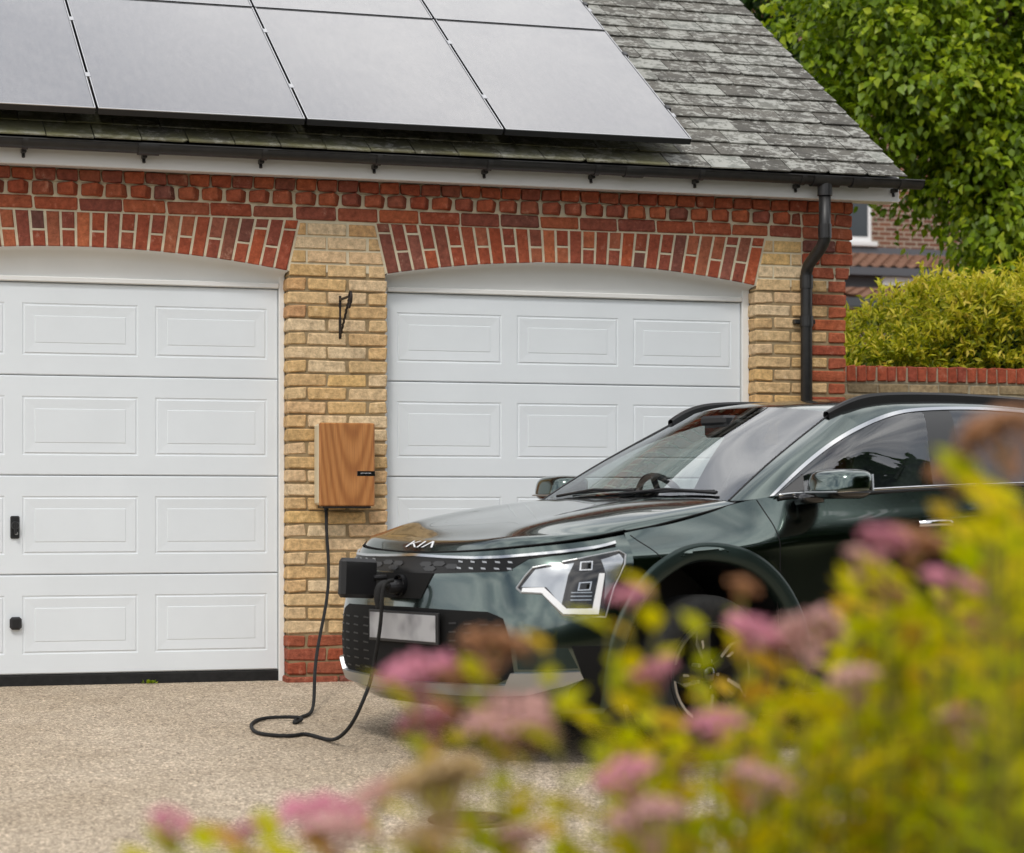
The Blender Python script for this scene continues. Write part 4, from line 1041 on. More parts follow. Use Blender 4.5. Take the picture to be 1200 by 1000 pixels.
for rw in range(2):
    for k, x1 in enumerate(cols):
        s0 = -.035 + rw * (PL + .020)
        o = empty('solar_panel', roof_pt(x1 - PW / 2, s0, PO)); o.rotation_euler = (PH, 0, 0)
        tag(o, 'solar panel in the %s row on slate roof, %s' % (('lower', 'upper')[rw], where[k]), 'solar panel', 'solar panels on the roof')
        MB().box(-PW / 2 + .006, PW / 2 - .006, .006, PL - .006, -.006, -.0012).build('glass', M['solar'], o)
        fr = MB()
        for a, b, c, d in ((-PW / 2, PW / 2, 0, .007), (-PW / 2, PW / 2, PL - .007, PL), (-PW / 2, -PW / 2 + .007, .0075, PL - .0075), (PW / 2 - .007, PW / 2, .0075, PL - .0075)): fr.box(a, b, c, d, -PT_, .0006)
        fr.build('frame', M['black'], o)
        ed = MB()
        for a, b, c, d in ((-PW / 2, PW / 2, -.0008, .0075), (PW / 2 - .0055, PW / 2 + .0006, .008, PL), (-PW / 2 - .0006, -PW / 2 + .0055, .008, PL)): ed.box(a, b, c, d, -.0025, .0016)
        ed.build('bare_edge', M['alu'], o)
        for sc in (.42, 1.24): MB().box(PW / 2 - .006, PW / 2 + .022, sc, sc + .05, -.03, .006, .003).build('clamp', M['alu'] if k else M['black'], o)
for s in (.38, 1.28, 2.06, 2.92):
    MB().box(-2.5, 2.0, s, s + .045, .05, .131, .004).build('mounting_rail', M['alu'], GA).matrix_local = Matrix.Translation(roof_pt(0, 0, 0)) @ Matrix.Rotation(PH, 4, 'X')

# ------------------------------------------------------------------ wall charger, its cable, the hanging-basket bracket
def wood_mat():
    m = material('oiled_wood', rough=.42, spec=.4, coat=.15, coat_rough=.3); t, p, l = nodes(m); tcn = N(t, 'ShaderNodeTexCoord')
    mp1 = N(t, 'ShaderNodeMapping'); mp1.inputs['Scale'].default_value = (1.0, 1.0, .11); mp1.inputs['Location'].default_value = (-.035, 0, -.19); l(tcn.outputs['Object'], mp1.inputs['Vector'])
    wv = N(t, 'ShaderNodeTexWave', wave_type='RINGS', rings_direction='Y'); wv.inputs['Scale'].default_value = 15; wv.inputs['Distortion'].default_value = 1.3; wv.inputs['Detail'].default_value = 2; wv.inputs['Detail Scale'].default_value = 1.0
    l(mp1.outputs[0], wv.inputs['Vector'])
    r = ramp_node(t, [(.0, (.33, .125, .034)), (.5, (.42, .175, .050)), (1, (.46, .20, .062))]); l(wv.outputs[0], r.inputs[0])
    mp2 = N(t, 'ShaderNodeMapping'); mp2.inputs['Scale'].default_value = (160, 160, 7); l(tcn.outputs['Object'], mp2.inputs['Vector'])
    n = noise(t, 1, 4, .6, mp2.outputs[0]); r2 = ramp_node(t, [(.3, (.80, .78, .75)), (.7, (1.14, 1.14, 1.14))]); l(n.outputs[0], r2.inputs[0])
    l(mixc(t, 1.0, r.outputs[0], r2.outputs[0], 'MULTIPLY'), p.inputs['Base Color']); bump(t, p, n.outputs[0], .12, .001)
    return m
M['wood'] = wood_mat(); M['cream'] = material('cream_shell', (.66, .60, .44), .5)
CH = empty('wall_charger', (.045, 0, .947)); tag(CH, 'wall mounted electric car charger with wooden front on buff brick pier', 'car charger')
MB().box(-.150, .150, -.110, .001, .006, .446, .012).build('shell', M['cream'], CH)
MB().box(-.150, .158, -.134, -.110, .0, .450, .007).build('wooden_front', M['wood'], CH)
MB().box(.058, .1585, -.1355, -.132, .163, .190, .001).build('status_strip', M['gloss'], CH)
lt_ = MB()
for k in range(8): lt_.box(.078 + k * .0075, .083 + k * .0075, -.1362, -.1356, .175 + (k % 3) * .001, .181)
lt_.build('strip_print', material('print_grey', (.35, .35, .36), .5), CH)
MB().box(-.13, .14, -.12, -.002, -.012, .004, .004).build('base_plate', M['black'], CH)
MB().tube([(-.098, -.07, .0), (-.098, -.07, -.022)], .013, 10).build('cable_gland', M['black'], CH)
cab = [(-.053, -.07, .935), (-.056, -.085, .86), (-.068, -.17, .72), (-.125, -.42, .52), (-.27, -.85, .275), (-.375, -1.2, .085), (-.43, -1.40, -.030), (-.50, -1.56, gz(-1.56) + .010),
       (-.585, -1.72, gz(-1.72) + .009), (-.60, -1.80, gz(-1.8) + .009), (-.57, -1.77, gz(-1.77) + .016), (-.595, -1.66, gz(-1.66) + .018), (-.69, -1.62, gz(-1.62) + .012), (-.785, -1.74, gz(-1.74) + .010), (-.84, -1.98, gz(-1.98) + .010), (-.80, -2.20, gz(-2.2) + .010), (-.70, -2.235, gz(-2.235) + .010),
       (-.655, -2.20, gz(-2.2) + .010), (-.62, -2.27, gz(-2.27) + .010), (-.59, -2.42, gz(-2.42) + .012), (-.568, -2.60, -.040), (-.535, -2.70, .045), (-.503, -2.718, .125), (-.472, -2.69, .185), (-.455, -2.70, .27), (-.452, -2.75, .36), (-.450, -2.80, .48), (-.452, -2.825, .56), (-.435, -2.825, .62), (-.40, -2.81, .628)]
CBL = MB().tube(smooth_path(cab, 220), .0085, 10).build('charging_cable', M['rubber'], None, smooth=True)
tag(CBL, 'black charging cable looping over the drive from wooden charger to car nose', 'cable')
# plug in the car's port
cm = CAR.matrix_world
PLG = empty('charging_plug', cm @ Vector((.93, -.03, .70))); PLG.rotation_euler = cm.to_euler()
tag(PLG, 'black charging plug pushed into the port in the car nose', 'plug')
MB().tube([(-.03, 0, .004), (.03, 0, .004), (.058, 0, .004)], [.030, .030, .026], 16).build('plug_head', M['black'], PLG, smooth=False)
MB().tube(smooth_path([(.045, 0, .006), (.085, 0, .014), (.10, -.002, -.005), (.10, -.004, -.055), (.092, -.004, -.085)], 16), .019, 12).build('plug_handle', M['rubber'], PLG, smooth=True)
MB().box(.018, .05, -.0315, -.028, -.014, .018, .002).build('plug_label', M['lampwhite'], PLG)
BK = empty('basket_bracket', (.04, 0, 1.86)); tag(BK, 'black wrought iron hanging basket bracket on buff brick pier above wooden box', 'bracket')
MB().box(-.007, .007, -.006, .002, .0, .235, .002).build('back_plate', M['iron'], BK)
MB().box(-.006, .006, -.225, -.004, .207, .219, .002).build('arm', M['iron'], BK)
tw = [(.002 * math.cos(k * 1.9), -.006 - .20 * t, .012 + .185 * t + .0015 * math.sin(k * 1.9)) for k, t in enumerate(np.linspace(0, 1, 26))]
MB().tube(tw, .0065, 6).build('twisted_stay', M['iron'], BK)
MB().tube([(0, -.225 + .0 * a, .213) if False else (0, -.240 + .021 * math.cos(a), .205 + .030 * math.sin(a)) for a in np.linspace(R(-20), R(250), 18)], .0075, 8).build('hook', M['iron'], BK)
MB().tube([(0, -.218 + .017 * math.cos(a), .170 + .017 * math.sin(a)) for a in np.linspace(0, 6.2, 16)], .006, 6).build('scroll', M['iron'], BK)

# ------------------------------------------------------------------ garden wall with brick coping, right of the garage
GW = empty('garden_wall', (3.08, 1.9, 0)); tag(GW, 'low weathered brick garden wall with red brick coping beside the garage', 'wall')
MB().box(0, 9, .004, .21, -.1, 1.79).build('wall_core', M['oldmortar'], GW)
x = .004; k = 0
while x < 3.6:
    brick('coping_brick', x, x + .0655, -.012, .225, 1.796, 1.902, M['coping'], GW); x += .0762
MB().box(x, 9, -.010, .223, 1.796, 1.90).build('coping_run', M['coping'], GW)
MB().box(0, 3.7, .0, .21, 1.79, 1.893).build('coping_bed', M['oldmortar'], GW)
for r in range(4):
    z1 = 1.782 - r * .0765; x = .004 - (.11 if r % 2 else 0)
    while x < 3.4:
        a, b = max(x, .004), x + .22
        if b - a > .06: brick('wall_brick', a, b, -.002, .1, z1 - .066, z1, M['oldbrick'], GW)
        x += .231

# ------------------------------------------------------------------ foliage
def leaf_mat(name, stops, rough=.5, trans=.35, spec=.35):
    m = material(name, rough=rough, spec=spec); t, p, l = nodes(m)
    at_ = N(t, 'ShaderNodeAttribute', attribute_name='tint'); r = ramp_node(t, stops); l(at_.outputs['Fac'], r.inputs[0]); l(r.outputs[0], p.inputs['Base Color'])
    o = [n for n in t.nodes if n.type == 'OUTPUT_MATERIAL'][0]; tr = N(t, 'ShaderNodeBsdfTranslucent'); mx = N(t, 'ShaderNodeMixShader'); mx.inputs[0].default_value = trans
    br = mixc(t, 1.0, r.outputs[0], (1.15, 1.25, .7), 'MULTIPLY'); l(br, tr.inputs['Color'])
    l(p.outputs[0], mx.inputs[1]); l(tr.outputs[0], mx.inputs[2]); l(mx.outputs[0], o.inputs[0])
    return m
def leaves(name, pos, axis, nrm, ln, wd, tint, mat, parent, shape='leaf'):
    """one mesh of many leaves; arrays of n rows"""
    n = len(pos); axis = axis / (np.linalg.norm(axis, axis=1)[:, None] + 1e-9); side = np.cross(axis, nrm); side /= (np.linalg.norm(side, axis=1)[:, None] + 1e-9); up = np.cross(side, axis)
    tmpl = {'leaf': ([(0, 0, 0), (.30, -.5, .10), (.62, -.36, .08), (1, 0, -.12), (.62, .36, .08), (.30, .5, .10), (.45, 0, -.02)], [(0, 1, 6), (1, 2, 6), (2, 3, 6), (3, 4, 6), (4, 5, 6), (5, 0, 6)]),
            'thin': ([(0, 0, 0), (.45, -.5, .12), (1, 0, -.1), (.45, .5, .12)], [(0, 1, 2), (0, 2, 3)])}[shape]
    T = np.array(tmpl[0]); k = len(T)
    V = pos[:, None] + axis[:, None] * (T[None, :, 0:1] * ln[:, None, None]) + side[:, None] * (T[None, :, 1:2] * wd[:, None, None]) + up[:, None] * (T[None, :, 2:3] * ln[:, None, None] * .8)
    Fc = (np.array(tmpl[1])[None] + (np.arange(n) * k)[:, None, None]).reshape(-1, 3)
    me = bpy.data.meshes.new(name); me.vertices.add(n * k); me.vertices.foreach_set('co', V.reshape(-1)); nf = len(Fc)
    me.loops.add(nf * 3); me.loops.foreach_set('vertex_index', Fc.reshape(-1)); me.polygons.add(nf); me.polygons.foreach_set('loop_start', np.arange(nf) * 3); me.polygons.foreach_set('loop_total', np.full(nf, 3))
    a = me.attributes.new('tint', 'FLOAT', 'POINT'); a.data.foreach_set('value', np.repeat(tint, k).astype(np.float32)); me.update(calc_edges=True)
    return link(name, me, mat, parent)
def unit(n): v = rng.normal(size=(n, 3)); return v / np.linalg.norm(v, axis=1)[:, None]
M['bark'] = noisy('bark', (.05, .038, .026), (.11, .085, .06), 20, .95, .6, 60, .01)
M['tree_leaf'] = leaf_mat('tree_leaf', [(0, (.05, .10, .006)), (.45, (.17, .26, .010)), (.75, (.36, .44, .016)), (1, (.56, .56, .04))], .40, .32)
M['dark_leaf'] = leaf_mat('dark_tree_leaf', [(0, (.022, .055, .010)), (.6, (.045, .10, .015)), (1, (.09, .15, .02))], .5, .3)
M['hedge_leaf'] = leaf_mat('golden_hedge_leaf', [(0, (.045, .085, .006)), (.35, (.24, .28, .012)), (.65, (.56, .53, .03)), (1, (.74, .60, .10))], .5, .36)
M['bush_leaf'] = leaf_mat('golden_spiraea_leaf', [(0, (.12, .19, .002)), (.3, (.30, .37, .002)), (.65, (.56, .53, .002)), (.9, (.66, .50, .004)), (1, (.58, .32, .04))], .6, .5, .12)
def tree(name, base, blobs, mat, label, n_spray, per, ln, seed):
    """crown of leafy sprays through overlapping clumps, over a tapered trunk with limbs"""
    global rng
    rng = np.random.default_rng(seed)
    o = empty(name, base); tag(o, label, 'tree'); b = Vector(base)
    top = max(c[2] + r[2] * .3 for c, r in blobs) - base[2]; cxy = np.mean([c for c, r in blobs], 0) - np.array(base)
    tk = MB().tube(smooth_path([(0, 0, -.1), (.1, .05, top * .25), (cxy[0] * .4, cxy[1] * .4, top * .5), (cxy[0] * .8, cxy[1] * .8, top)], 14), list(np.linspace(.26, .05, 14)), 10)
    for c, r in blobs:
        e = np.array(c) - np.array(base); s0 = np.array((cxy[0] * .3, cxy[1] * .3, top * .4)); tk.tube(smooth_path([s0, (s0 + e) / 2 + (0, 0, .4), e], 10), list(np.linspace(.10, .02, 10)), 7)
    tk.build('trunk', M['bark'], o, smooth=True)
    vol = np.array([r[0] * r[1] * r[2] for c, r in blobs]) ** .7; pick = rng.choice(len(blobs), n_spray, p=vol / vol.sum())
    d = unit(n_spray); rad = rng.uniform(.35, 1.0, n_spray) ** .45; rad *= 1 + .16 * np.sin(d[:, 0] * 7 + d[:, 2] * 5) * np.cos(d[:, 1] * 6)
    C = np.array([c for c, r in blobs])[pick]; Rr = np.array([r for c, r in blobs])[pick]; P0 = C + d * Rr * rad[:, None]
    out_ = d * .7 + np.array([0, 0, -.25]) + unit(n_spray) * .45; out_ /= np.linalg.norm(out_, axis=1)[:, None]
    t = rng.uniform(0, 1, (n_spray, per)); L_ = rng.uniform(.3, .62, n_spray)
    P = P0[:, None] + out_[:, None] * (t * L_[:, None])[..., None] + rng.normal(size=(n_spray, per, 3)) * .07 + np.array([0, 0, -1.0]) * (t ** 2 * .18)[..., None]
    ax = out_[:, None] * .6 + rng.normal(size=(n_spray, per, 3)) * .6 + np.array([0, 0, -.55]); nr = np.array([0, 0, 1.0]) + d[:, None] * .7 + rng.normal(size=(n_spray, per, 3)) * .5
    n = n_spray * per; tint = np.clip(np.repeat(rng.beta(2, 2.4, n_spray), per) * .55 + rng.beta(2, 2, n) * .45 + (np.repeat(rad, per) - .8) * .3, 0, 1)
    l_ = rng.uniform(.75, 1.25, n) * ln
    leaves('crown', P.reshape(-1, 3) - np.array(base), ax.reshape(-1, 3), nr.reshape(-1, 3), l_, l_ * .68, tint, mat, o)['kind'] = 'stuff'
    return o
tree('broadleaf_tree', (8.6, 7.4, 0), [((7.62, 6.33, 4.45), (.85, .8, .75)), ((6.75, 6.1, 4.80), (.62, .6, .46)), ((8.25, 6.12, 3.98), (1.1, .9, 1.05)), ((7.12, 6.45, 5.37), (1.1, 1.0, 1.0)), ((6.45, 6.9, 5.3), (.62, .7, .55)), ((7.85, 5.82, 3.42), (.45, .42, .40)),
      ((7.95, 5.7, 3.0), (.6, .45, .42)), ((6.62, 6.5, 4.40), (.38, .4, .30)), ((7.5, 5.93, 3.78), (.42, .40, .36)), ((7.9, 6.6, 6.6), (1.6, 1.4, 1.3)), ((9.4, 6.9, 5.0), (1.7, 1.4, 2.1))],
     M['tree_leaf'], 'bright green broadleaf tree with hanging leaves behind the golden hedge', 1900, 30, .088, 3)
tree('background_tree', (12.6, 13.2, 0), [((8.3, 12.3, 7.3), (1.5, 1.4, 1.35)), ((9.7, 12.4, 7.25), (1.6, 1.4, 1.3)), ((11.7, 12.2, 6.2), (1.5, 1.4, 1.9)), ((12.2, 12.4, 4.0), (1.2, 1.2, 1.4)), ((13.6, 12.6, 5.4), (1.9, 1.6, 2.4)), ((7.2, 12.4, 8.0), (1.5, 1.3, 1.2))],
     M['dark_leaf'], 'darker green tree standing behind the bright broadleaf tree', 1500, 28, .12, 4)
# added out of view beside and behind the camera to darken the car's reflections
tree('added_dark_tree', (9.8, -9.8, -.38), [((9.0, -9.6, 5.3), (2.8, 2.6, 2.8)), ((11.5, -7.2, 5.4), (2.8, 2.6, 2.9)), ((7.6, -11.8, 4.0), (2.4, 2.4, 2.6)), ((10.6, -10.5, 2.2), (2.6, 2.6, 2.2)), ((11.0, -6.4, 2.4), (2.4, 2.2, 2.4)), ((7.4, -11.0, 1.8), (2.2, 2.2, 1.9))],
     M['dark_leaf'], 'large dark tree added out of view across the drive to darken the car flank', 1500, 24, .36, 11)
HB = empty('added_dark_hedge', (0, -19.5, gz(-19.5))); tag(HB, 'long dark hedge added out of view behind the flower bed to darken the car reflections', 'hedge')  # unseen hedge, added for dark reflections in the lower bodywork
rng = np.random.default_rng(17); n = 9000
P = np.c_[rng.uniform(-16, 16, n), np.where(rng.random(n) < .7, rng.uniform(.55, .9, n), rng.uniform(-.8, .8, n)), rng.uniform(0, 2.9, n)]; P[:, 2] = np.where(P[:, 1] < .5, 2.8 + .15 * rng.random(n), P[:, 2])
leaves('foliage', P, unit(n), unit(n), rng.uniform(.16, .26, n), rng.uniform(.1, .16, n), rng.random(n), M['dark_leaf'], HB)['kind'] = 'stuff'
MB().box(-16, 16, -.75, .6, -.1, 2.8).build('dark_core', M['dark_leaf'], HB)
# the golden hedge: sprigs of narrow leaves through a rounded bank
HG = empty('golden_hedge', (6.0, 3.3, 0)); tag(HG, 'yellow green clipped hedge rising behind the garden wall coping', 'hedge')
rng = np.random.default_rng(9)
n_s, per = 3900, 14
hx = rng.uniform(3.55, 8.2, n_s); hy = rng.uniform(2.25, 4.4, n_s)
def htop(x, y): return np.interp(x, [3.5, 4.3, 4.75, 5.1, 5.7, 6.4, 8.2], [1.70, 1.95, 2.20, 2.42, 2.55, 2.64, 2.70]) - .18 * ((y - 3.3) / 1.05) ** 2 + .06 * np.sin(x * 5.1) + .05 * np.sin(x * 9 + y * 4)
tp = htop(hx, hy); face = rng.random(n_s) < .55
hz = np.where(face, 1.2 + (tp - 1.2) * rng.random(n_s) ** .8, tp - rng.random(n_s) ** 2 * .25); hy = np.where(face, 2.28 + .22 * rng.random(n_s) ** 1.5 + .30 * np.clip((hz - 2.0) / .7, 0, 1) ** 2, hy)
d = np.c_[rng.normal(0, .5, n_s), np.where(face, -.55, -.1) + rng.normal(0, .35, n_s), np.where(face, .55, .9) + rng.normal(0, .25, n_s)]; d /= np.linalg.norm(d, axis=1)[:, None]
t = np.tile(np.linspace(.05, 1, per), (n_s, 1)); Ls = rng.uniform(.10, .24, n_s)
P = np.c_[hx, hy, hz][:, None] + d[:, None] * (t * Ls[:, None])[..., None]
ax = d[:, None] * .55 + rng.normal(size=(n_s, per, 3)) * .55; nr = rng.normal(size=(n_s, per, 3)) * .5 + np.array([0, -.3, 1.0])
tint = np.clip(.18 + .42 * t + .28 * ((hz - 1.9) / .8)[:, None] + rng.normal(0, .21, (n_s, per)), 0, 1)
nn = n_s * per; l_ = rng.uniform(.050, .088, nn)
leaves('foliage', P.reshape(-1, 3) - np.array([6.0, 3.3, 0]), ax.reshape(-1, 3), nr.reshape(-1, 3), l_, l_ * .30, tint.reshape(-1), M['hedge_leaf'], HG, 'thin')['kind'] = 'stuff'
st_ = MB()
for k in range(26):
    x = 3.8 + k * .17; st_.tube([(x - 6, random.uniform(-.7, .7), -.02), (x - 6 + random.uniform(-.1, .1), random.uniform(-.7, .7), 1.9)], [.02, .008], 5)
st_.build('stems', M['bark'], HG)
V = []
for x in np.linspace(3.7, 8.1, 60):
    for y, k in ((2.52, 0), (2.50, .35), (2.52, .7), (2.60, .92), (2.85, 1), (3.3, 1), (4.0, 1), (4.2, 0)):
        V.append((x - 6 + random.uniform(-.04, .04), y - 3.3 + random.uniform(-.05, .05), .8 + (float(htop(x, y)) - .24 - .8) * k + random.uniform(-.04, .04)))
obj('dark_core', V, grid_faces(60, 8), noisy('hedge_shade_core', (.012, .022, .004), (.03, .045, .008), 30, .95, .6, 60, .02, .1), HG)  # dark core sheet: shade between the sprigs is put into its colour
# ------------------------------------------------------------------ neighbour's house seen through the gap
HO = empty('neighbour_house', (13.5, 21.5, 0)); tag(HO, 'brick house with pantiled lean-to roofs glimpsed between garage and tree', 'house')
M['tile'] = noisy('clay_tile', (.17, .085, .055), (.27, .15, .10), 9, .85, .4, 60)
M['slatey'] = material('lead_grey', (.10, .105, .12), .6)
def house_mat():
    m = material('house_brick', rough=.9, spec=.2); t, p, l = nodes(m); tcn = N(t, 'ShaderNodeTexCoord'); mpn = N(t, 'ShaderNodeMapping'); mpn.inputs['Rotation'].default_value = (R(90), 0, 0); l(tcn.outputs['Object'], mpn.inputs['Vector'])
    b = N(t, 'ShaderNodeTexBrick'); l(mpn.outputs[0], b.inputs['Vector']); b.inputs['Scale'].default_value = 1.0; b.inputs['Brick Width'].default_value = .225; b.inputs['Row Height'].default_value = .075; b.inputs['Mortar Size'].default_value = .010
    b.inputs['Color1'].default_value = (.22, .095, .06, 1); b.inputs['Color2'].default_value = (.13, .062, .045, 1); b.inputs['Mortar'].default_value = (.38, .33, .26, 1); l(b.outputs['Color'], p.inputs['Base Color']); bump(t, p, b.outputs['Fac'], -.4, .01); return m
M['housebrick'] = house_mat()
MB().box(-4, 6, .0, 7, -.1, 9).build('wall', M['housebrick'], HO)
wn = MB().box(-.55, .42, -.03, .05, 5.22, 6.9, .01).build('window', M['upvc'], HO)
for a, b in ((-.48, -.10), (-.02, .35)): MB().box(a, b, -.036, -.028, 5.30, 6.8).build('pane', M['privacy'], wn)
MB().box(-.62, .50, -.10, .0, 5.14, 5.22, .01).build('window_sill', M['upvc'], HO)
MB().box(-4, 6, -.05, -.0, 4.98, 5.13).build('lead_flashing', M['slatey'], HO)
def leanto(y0, y1, z0, z1, xa, xb, nrow):
    rf = MB().add([(xa, y0, z0), (xb, y0, z0), (xb, y1, z1), (xa, y1, z1), (xa, y0, z0 - .1), (xb, y0, z0 - .1), (xb, y1, z1 - .1), (xa, y1, z1 - .1)], [(0, 1, 2, 3), (0, 4, 5, 1), (4, 7, 6, 5), (1, 5, 6, 2), (3, 7, 4, 0)]).build('lean_to_roof', M['tile'], HO)
    a = math.atan2(z1 - z0, y1 - y0); ll = math.hypot(z1 - z0, y1 - y0) / nrow; V = []; Fc = []; m_ = 8
    for k in range(m_ + 1):
        t = k / m_; xx = -.10 + .20 * t; h = .022 * math.cos(t * 2 * math.pi) + .02
        V += [(xx, -.02, h + .028), (xx, ll, h), (xx, -.02, h + .008)]
    for k in range(m_): q = k * 3; Fc += [(q, q + 3, q + 4, q + 1), (q + 2, q + 5, q + 3, q)]
    me = mesh('pantile', V, Fc); me.materials.append(M['tile'])
    for r in range(nrow):
        x = xa + .1
        while x < min(xb, 3.2):
            link('pantile', me, None, rf, (x, y0 + (y1 - y0) * r / nrow, z0 + (z1 - z0) * r / nrow), (a, 0, 0)); x += .20
leanto(-1.6, -.02, 4.62, 5.0, -1.6, 6, 5)
MB().box(-4, 6, -1.75, -1.62, 4.50, 4.62).build('gutter', M['slatey'], HO)
MB().box(-4, 6, -1.55, -1.5, 4.2, 4.5).build('wall_band', M['slatey'], HO)
leanto(-3.6, -1.56, 3.95, 4.28, -1.6, 6, 6)
MB().box(-4, 6, -3.75, -3.62, 3.82, 3.95).build('gutter', M['slatey'], HO)
MB().box(-4, 6, -3.5, -.02, -.1, 3.9).build('extension', M['housebrick'], HO)
MB().box(-.2, .35, -1.66, -1.54, 4.36, 4.49).build('window', M['upvc'], HO)

# ------------------------------------------------------------------ small things on the drive
DC = empty('drain_cover', (-.56, -4.50, gz(-4.5))); tag(DC, 'round rusty brown drain cover set into the aggregate drive', 'drain cover')
DC.rotation_euler = (math.atan(G), 0, 0)
M['rust'] = noisy('rust', (.10, .055, .03), (.22, .14, .09), 30, .85, .5, 90)
obj('ring', *lathe([(.155, -.02), (.155, .006), (.150, .010), (.128, .010), (.124, .004), (.124, -.02)], 36, 'z'), M['rust'], DC)
mb = MB().add(*lathe([(.0, .006), (.118, .006), (.121, .002), (.121, -.02)], 36, 'z'))
for k in range(7): y = -.09 + .03 * k; h = math.sqrt(max(.112 ** 2 - y * y, 0)); mb.box(-h, h, y - .006, y + .006, .005, .011, .002)
mb.build('lid', M['rust'], DC)
WT = empty('weed_tuft', (-.985, .075, 0)); tag(WT, 'tiny green weed growing at the foot of the left white door', 'weed')
rng = np.random.default_rng(5); n = 46
a = unit(n); a[:, 2] = abs(a[:, 2]) + .3; a[:, 1] -= .3
leaves('leaf_tuft', rng.normal(0, .010, (n, 3)) * [1.6, .6, .2], a, unit(n), rng.uniform(.012, .028, n), rng.uniform(.008, .014, n), rng.uniform(.3, .9, n), M['tree_leaf'], WT)

# ------------------------------------------------------------------ flowering shrubs in the bed before the camera
EX = Vector((math.cos(TH), -math.sin(TH), 0)); FW = Vector((math.sin(TH), math.cos(TH), 0))
def at(px, py, Z): return CAM + FW * Z + EX * ((px - 600) / F_PX * Z) + Vector((0, 0, -(py - 597) / F_PX * Z))
def petal_mat(name, c0, c1):
    m = material(name, rough=.7, spec=.2); t, p, l = nodes(m); pos = world_vec(t); n = noise(t, 160, 3, .6, pos); r = ramp_node(t, [(.35, c0), (.65, c1)]); l(n.outputs[0], r.inputs[0]); l(r.outputs[0], p.inputs['Base Color']); return m
M['pink'] = petal_mat('pink_floret', (.50, .15, .22), (.66, .30, .37)); M['pale'] = petal_mat('faded_floret', (.50, .24, .22), (.64, .40, .36)); M['spent'] = petal_mat('spent_floret', (.30, .13, .06), (.46, .24, .12)); M['tan'] = petal_mat('tan_floret', (.32, .20, .09), (.48, .34, .16))
M['stem'] = noisy('green_stem', (.16, .17, .03), (.24, .20, .05), 30, .7, 0)
def head_mesh(r, seed, flat=.55, n=70):
    rs = random.Random(seed); mb = MB(); oc = [(1, 0, 0), (-1, 0, 0), (0, 1, 0), (0, -1, 0), (0, 0, 1), (0, 0, -1)]; of = [(0, 2, 4), (2, 1, 4), (1, 3, 4), (3, 0, 4), (2, 0, 5), (1, 2, 5), (3, 1, 5), (0, 3, 5)]
    for k in range(n):
        a = rs.uniform(0, 6.283); q = math.sqrt(rs.random()); h = flat * math.sqrt(max(0, 1 - q * q)) * rs.uniform(.55, 1.1); s = r * rs.uniform(.10, .19)
        c = (r * q * math.cos(a) * rs.uniform(.8, 1.2), r * q * math.sin(a) * rs.uniform(.8, 1.2), r * h); mb.add([(c[0] + x * s, c[1] + y * s, c[2] + z * s) for x, y, z in oc], of)
    for k in range(9): a = k * .7; mb.tube([(0, 0, -r * .9), (r * .6 * math.cos(a), r * .6 * math.sin(a), r * .15)], r * .035, 4)
    return mesh('flower_head', mb.v, mb.f)
HEADS = {k: [head_mesh(.030, 10 * j + len(k)) for j in range(3)] for k in ('pink', 'pale', 'spent', 'tan')}
for k, L_ in HEADS.items():
    for me in L_: me.materials.append(M[k])
def shrub(label, base, tips, fill, seed):
    """stems from one crown; each tip = (px, py, distance, flower or None, size)"""
    rs = random.Random(seed); r2 = np.random.default_rng(seed)
    o = empty('spiraea_shrub', base); tag(o, label, 'shrub', 'golden shrubs in the bed'); b = Vector(base); sm = MB(); LP, LA, LN, LL, LT = [], [], [], [], []
    allt = [(at(px, py, Z - .12), fl, sc) for px, py, Z, fl, sc in tips] + [(at(px, py, Z), None, 1.0) for px, py, Z in fill]
    for tip, fl, sc in allt:
        t = tip - b; foot = Vector((rs.uniform(-.10, .10), rs.uniform(-.10, .10), 0)) + Vector((t.x * .25, t.y * .25, 0))
        path = smooth_path([foot, foot.lerp(t, .5) + Vector((t.x * .06, t.y * .06, .03)), t], 14); sm.tube(path, list(np.linspace(.0042, .0018, 14)), 5)
        if fl:
            h = link('flower_head', rs.choice(HEADS[fl]), None, o, t * 1.0, (rs.uniform(-.4, .4), rs.uniform(-.4, .4), rs.uniform(0, 6))); h.scale = (sc, sc, sc * rs.uniform(.85, 1.1))
        nl = 13 if fl else 25
        for k in range(nl):
            s = 1 - (k / nl) * (.34 if fl else .62) - (.03 if fl else 0); i = s * 13; i0 = min(int(i), 12); p = path[i0] + (path[i0 + 1] - path[i0]) * (i - i0)
            dr = path[min(i0 + 1, 13)] - path[i0]; dr = dr / (np.linalg.norm(dr) + 1e-9); a = k * 2.4 + rs.random(); rad = np.cross(dr, [math.cos(a), math.sin(a), .2]); rad /= np.linalg.norm(rad) + 1e-9
            LP.append(p); LA.append(dr * rs.uniform(.35, .9) + rad); LN.append(dr + rad * -.3 + r2.normal(size=3) * .2); LL.append(rs.uniform(.036, .066) * (1 - .35 * (1 - s))); LT.append(min(1, max(0, .25 + .5 * s * rs.random() + .25 * rs.random() + (.12 if k < 6 else 0))))
    sm.build('stems', M['stem'], o)
    LL = np.array(LL)
    leaves('foliage', np.array(LP), np.array(LA), np.array(LN), LL, LL * .42, np.array(LT), M['bush_leaf'], o)['kind'] = 'stuff'
    return o
def ground_at(px, Z): p = at(px, 600, Z); return (p.x, p.y, gz(p.y) - .015)
rf = random.Random(21)
def fillpts(xa, xb, topf, n, za, zb):
    L_ = []
    for k in range(n):
        px = rf.uniform(xa, xb); L_.append((px, topf(px) + rf.random() ** 1.3 * (1075 - topf(px)), rf.uniform(za, zb)))
    return L_
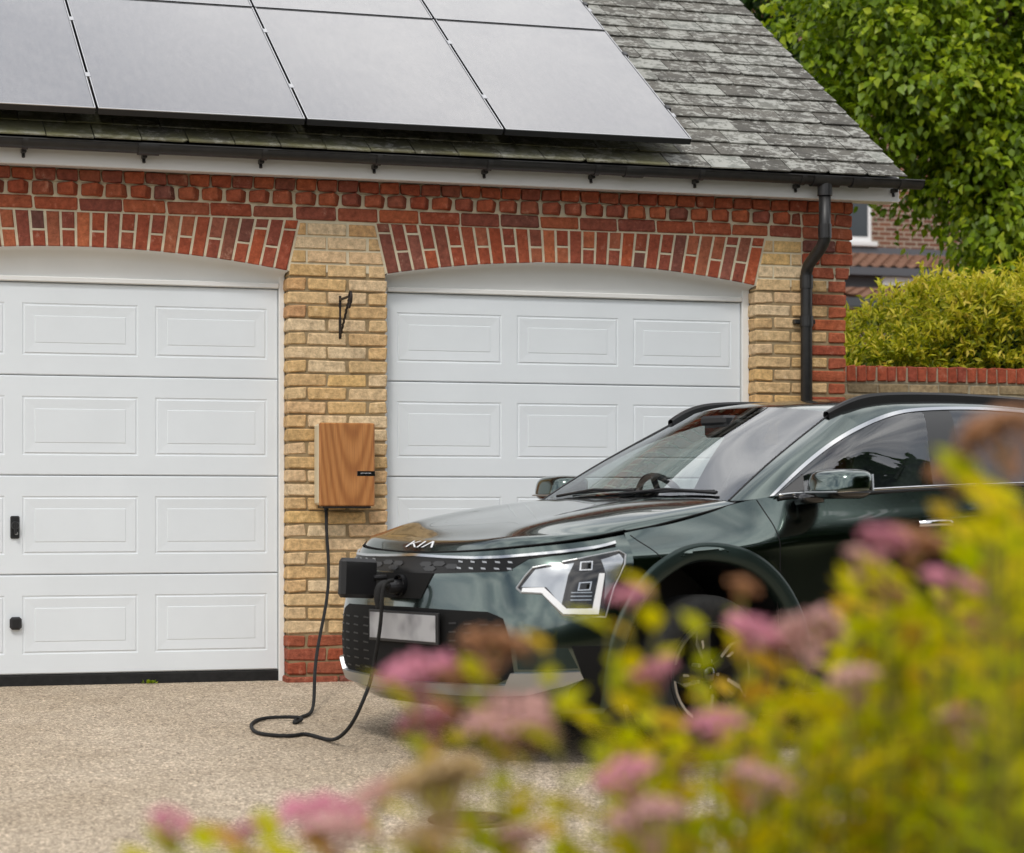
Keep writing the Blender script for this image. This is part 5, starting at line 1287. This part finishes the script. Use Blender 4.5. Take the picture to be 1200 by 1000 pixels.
env = lambda x: float(np.interp(x, [640, 700, 760, 830, 900, 960, 1010, 1060, 1110, 1150, 1200, 1260], [915, 850, 830, 800, 765, 755, 690, 685, 685, 605, 575, 555]))
shrub('golden leaved spiraea shrub with pink flower heads, tallest and densest of the bed', ground_at(1080, 2.35),
      [(1175, 520, 2.1, 'spent', 1.35), (1120, 560, 2.2, 'spent', .8), (1035, 636, 2.2, 'pink', .8), (1072, 640, 2.3, 'spent', 1.0), (1115, 688, 2.25, 'pink', .95), (1040, 700, 2.3, 'spent', .7), (1170, 640, 2.0, None, 1), (1160, 735, 2.2, 'spent', .7), (1185, 600, 2.0, None, 1), (1150, 575, 2.1, None, 1), (1012, 660, 2.3, 'pale', .7), (1135, 850, 2.2, 'pale', .8)],
      fillpts(985, 1230, env, 125, 2.15, 2.85), 31)
shrub('golden leaved spiraea shrub with pale and pink heads before the front wheel of the car', ground_at(860, 2.3),
      [(738, 700, 2.25, 'pink', .6), (765, 790, 2.25, 'pink', .75), (838, 853, 2.2, 'pink', .85), (735, 912, 2.1, 'pink', .95), (880, 742, 2.25, 'pink', .85), (948, 748, 2.25, 'pale', 1.15), (920, 755, 2.3, 'pale', .9), (888, 918, 2.2, 'pale', .95), (760, 965, 2.1, 'pale', 1.1), (800, 905, 2.3, 'spent', .7), (1000, 800, 2.2, 'pale', .8), (765, 700, 2.25, None, 1), (820, 745, 2.2, None, 1), (640, 765, 2.2, None, 1), (870, 690, 2.3, 'spent', .5), (700, 860, 2.2, None, 1), (740, 840, 2.2, None, 1), (716, 740, 2.25, None, 1)],
      fillpts(730, 1000, lambda x: env(x) + 25, 70, 2.15, 2.8), 32)
shrub('low golden spiraea with pink and tan flower heads reaching over the drive', ground_at(520, 2.25),
      [(487, 792, 2.2, 'pink', 1.05), (502, 850, 2.25, 'pink', .85), (578, 762, 2.2, 'spent', 1.1), (540, 790, 2.25, 'spent', .7), (590, 845, 2.2, 'pale', 1.25), (625, 860, 2.3, 'pale', .8), (515, 925, 2.1, 'tan', 1.5), (375, 962, 2.2, 'pink', 1.25), (400, 980, 2.15, 'pale', 1.0), (443, 934, 2.25, 'pale', .7), (200, 968, 2.2, 'pink', .7), (288, 975, 2.2, 'pink', .5), (500, 985, 2.1, 'tan', .9), (612, 985, 2.2, 'pale', .7), (320, 990, 2.2, None, 1), (440, 985, 2.2, None, 1), (560, 800, 2.2, None, 1), (660, 985, 2.2, None, 1), (595, 900, 2.25, None, 1)],
      [(rf.uniform(180, 700), rf.uniform(1000, 1080), rf.uniform(2.0, 2.5)) for k in range(40)], 33)
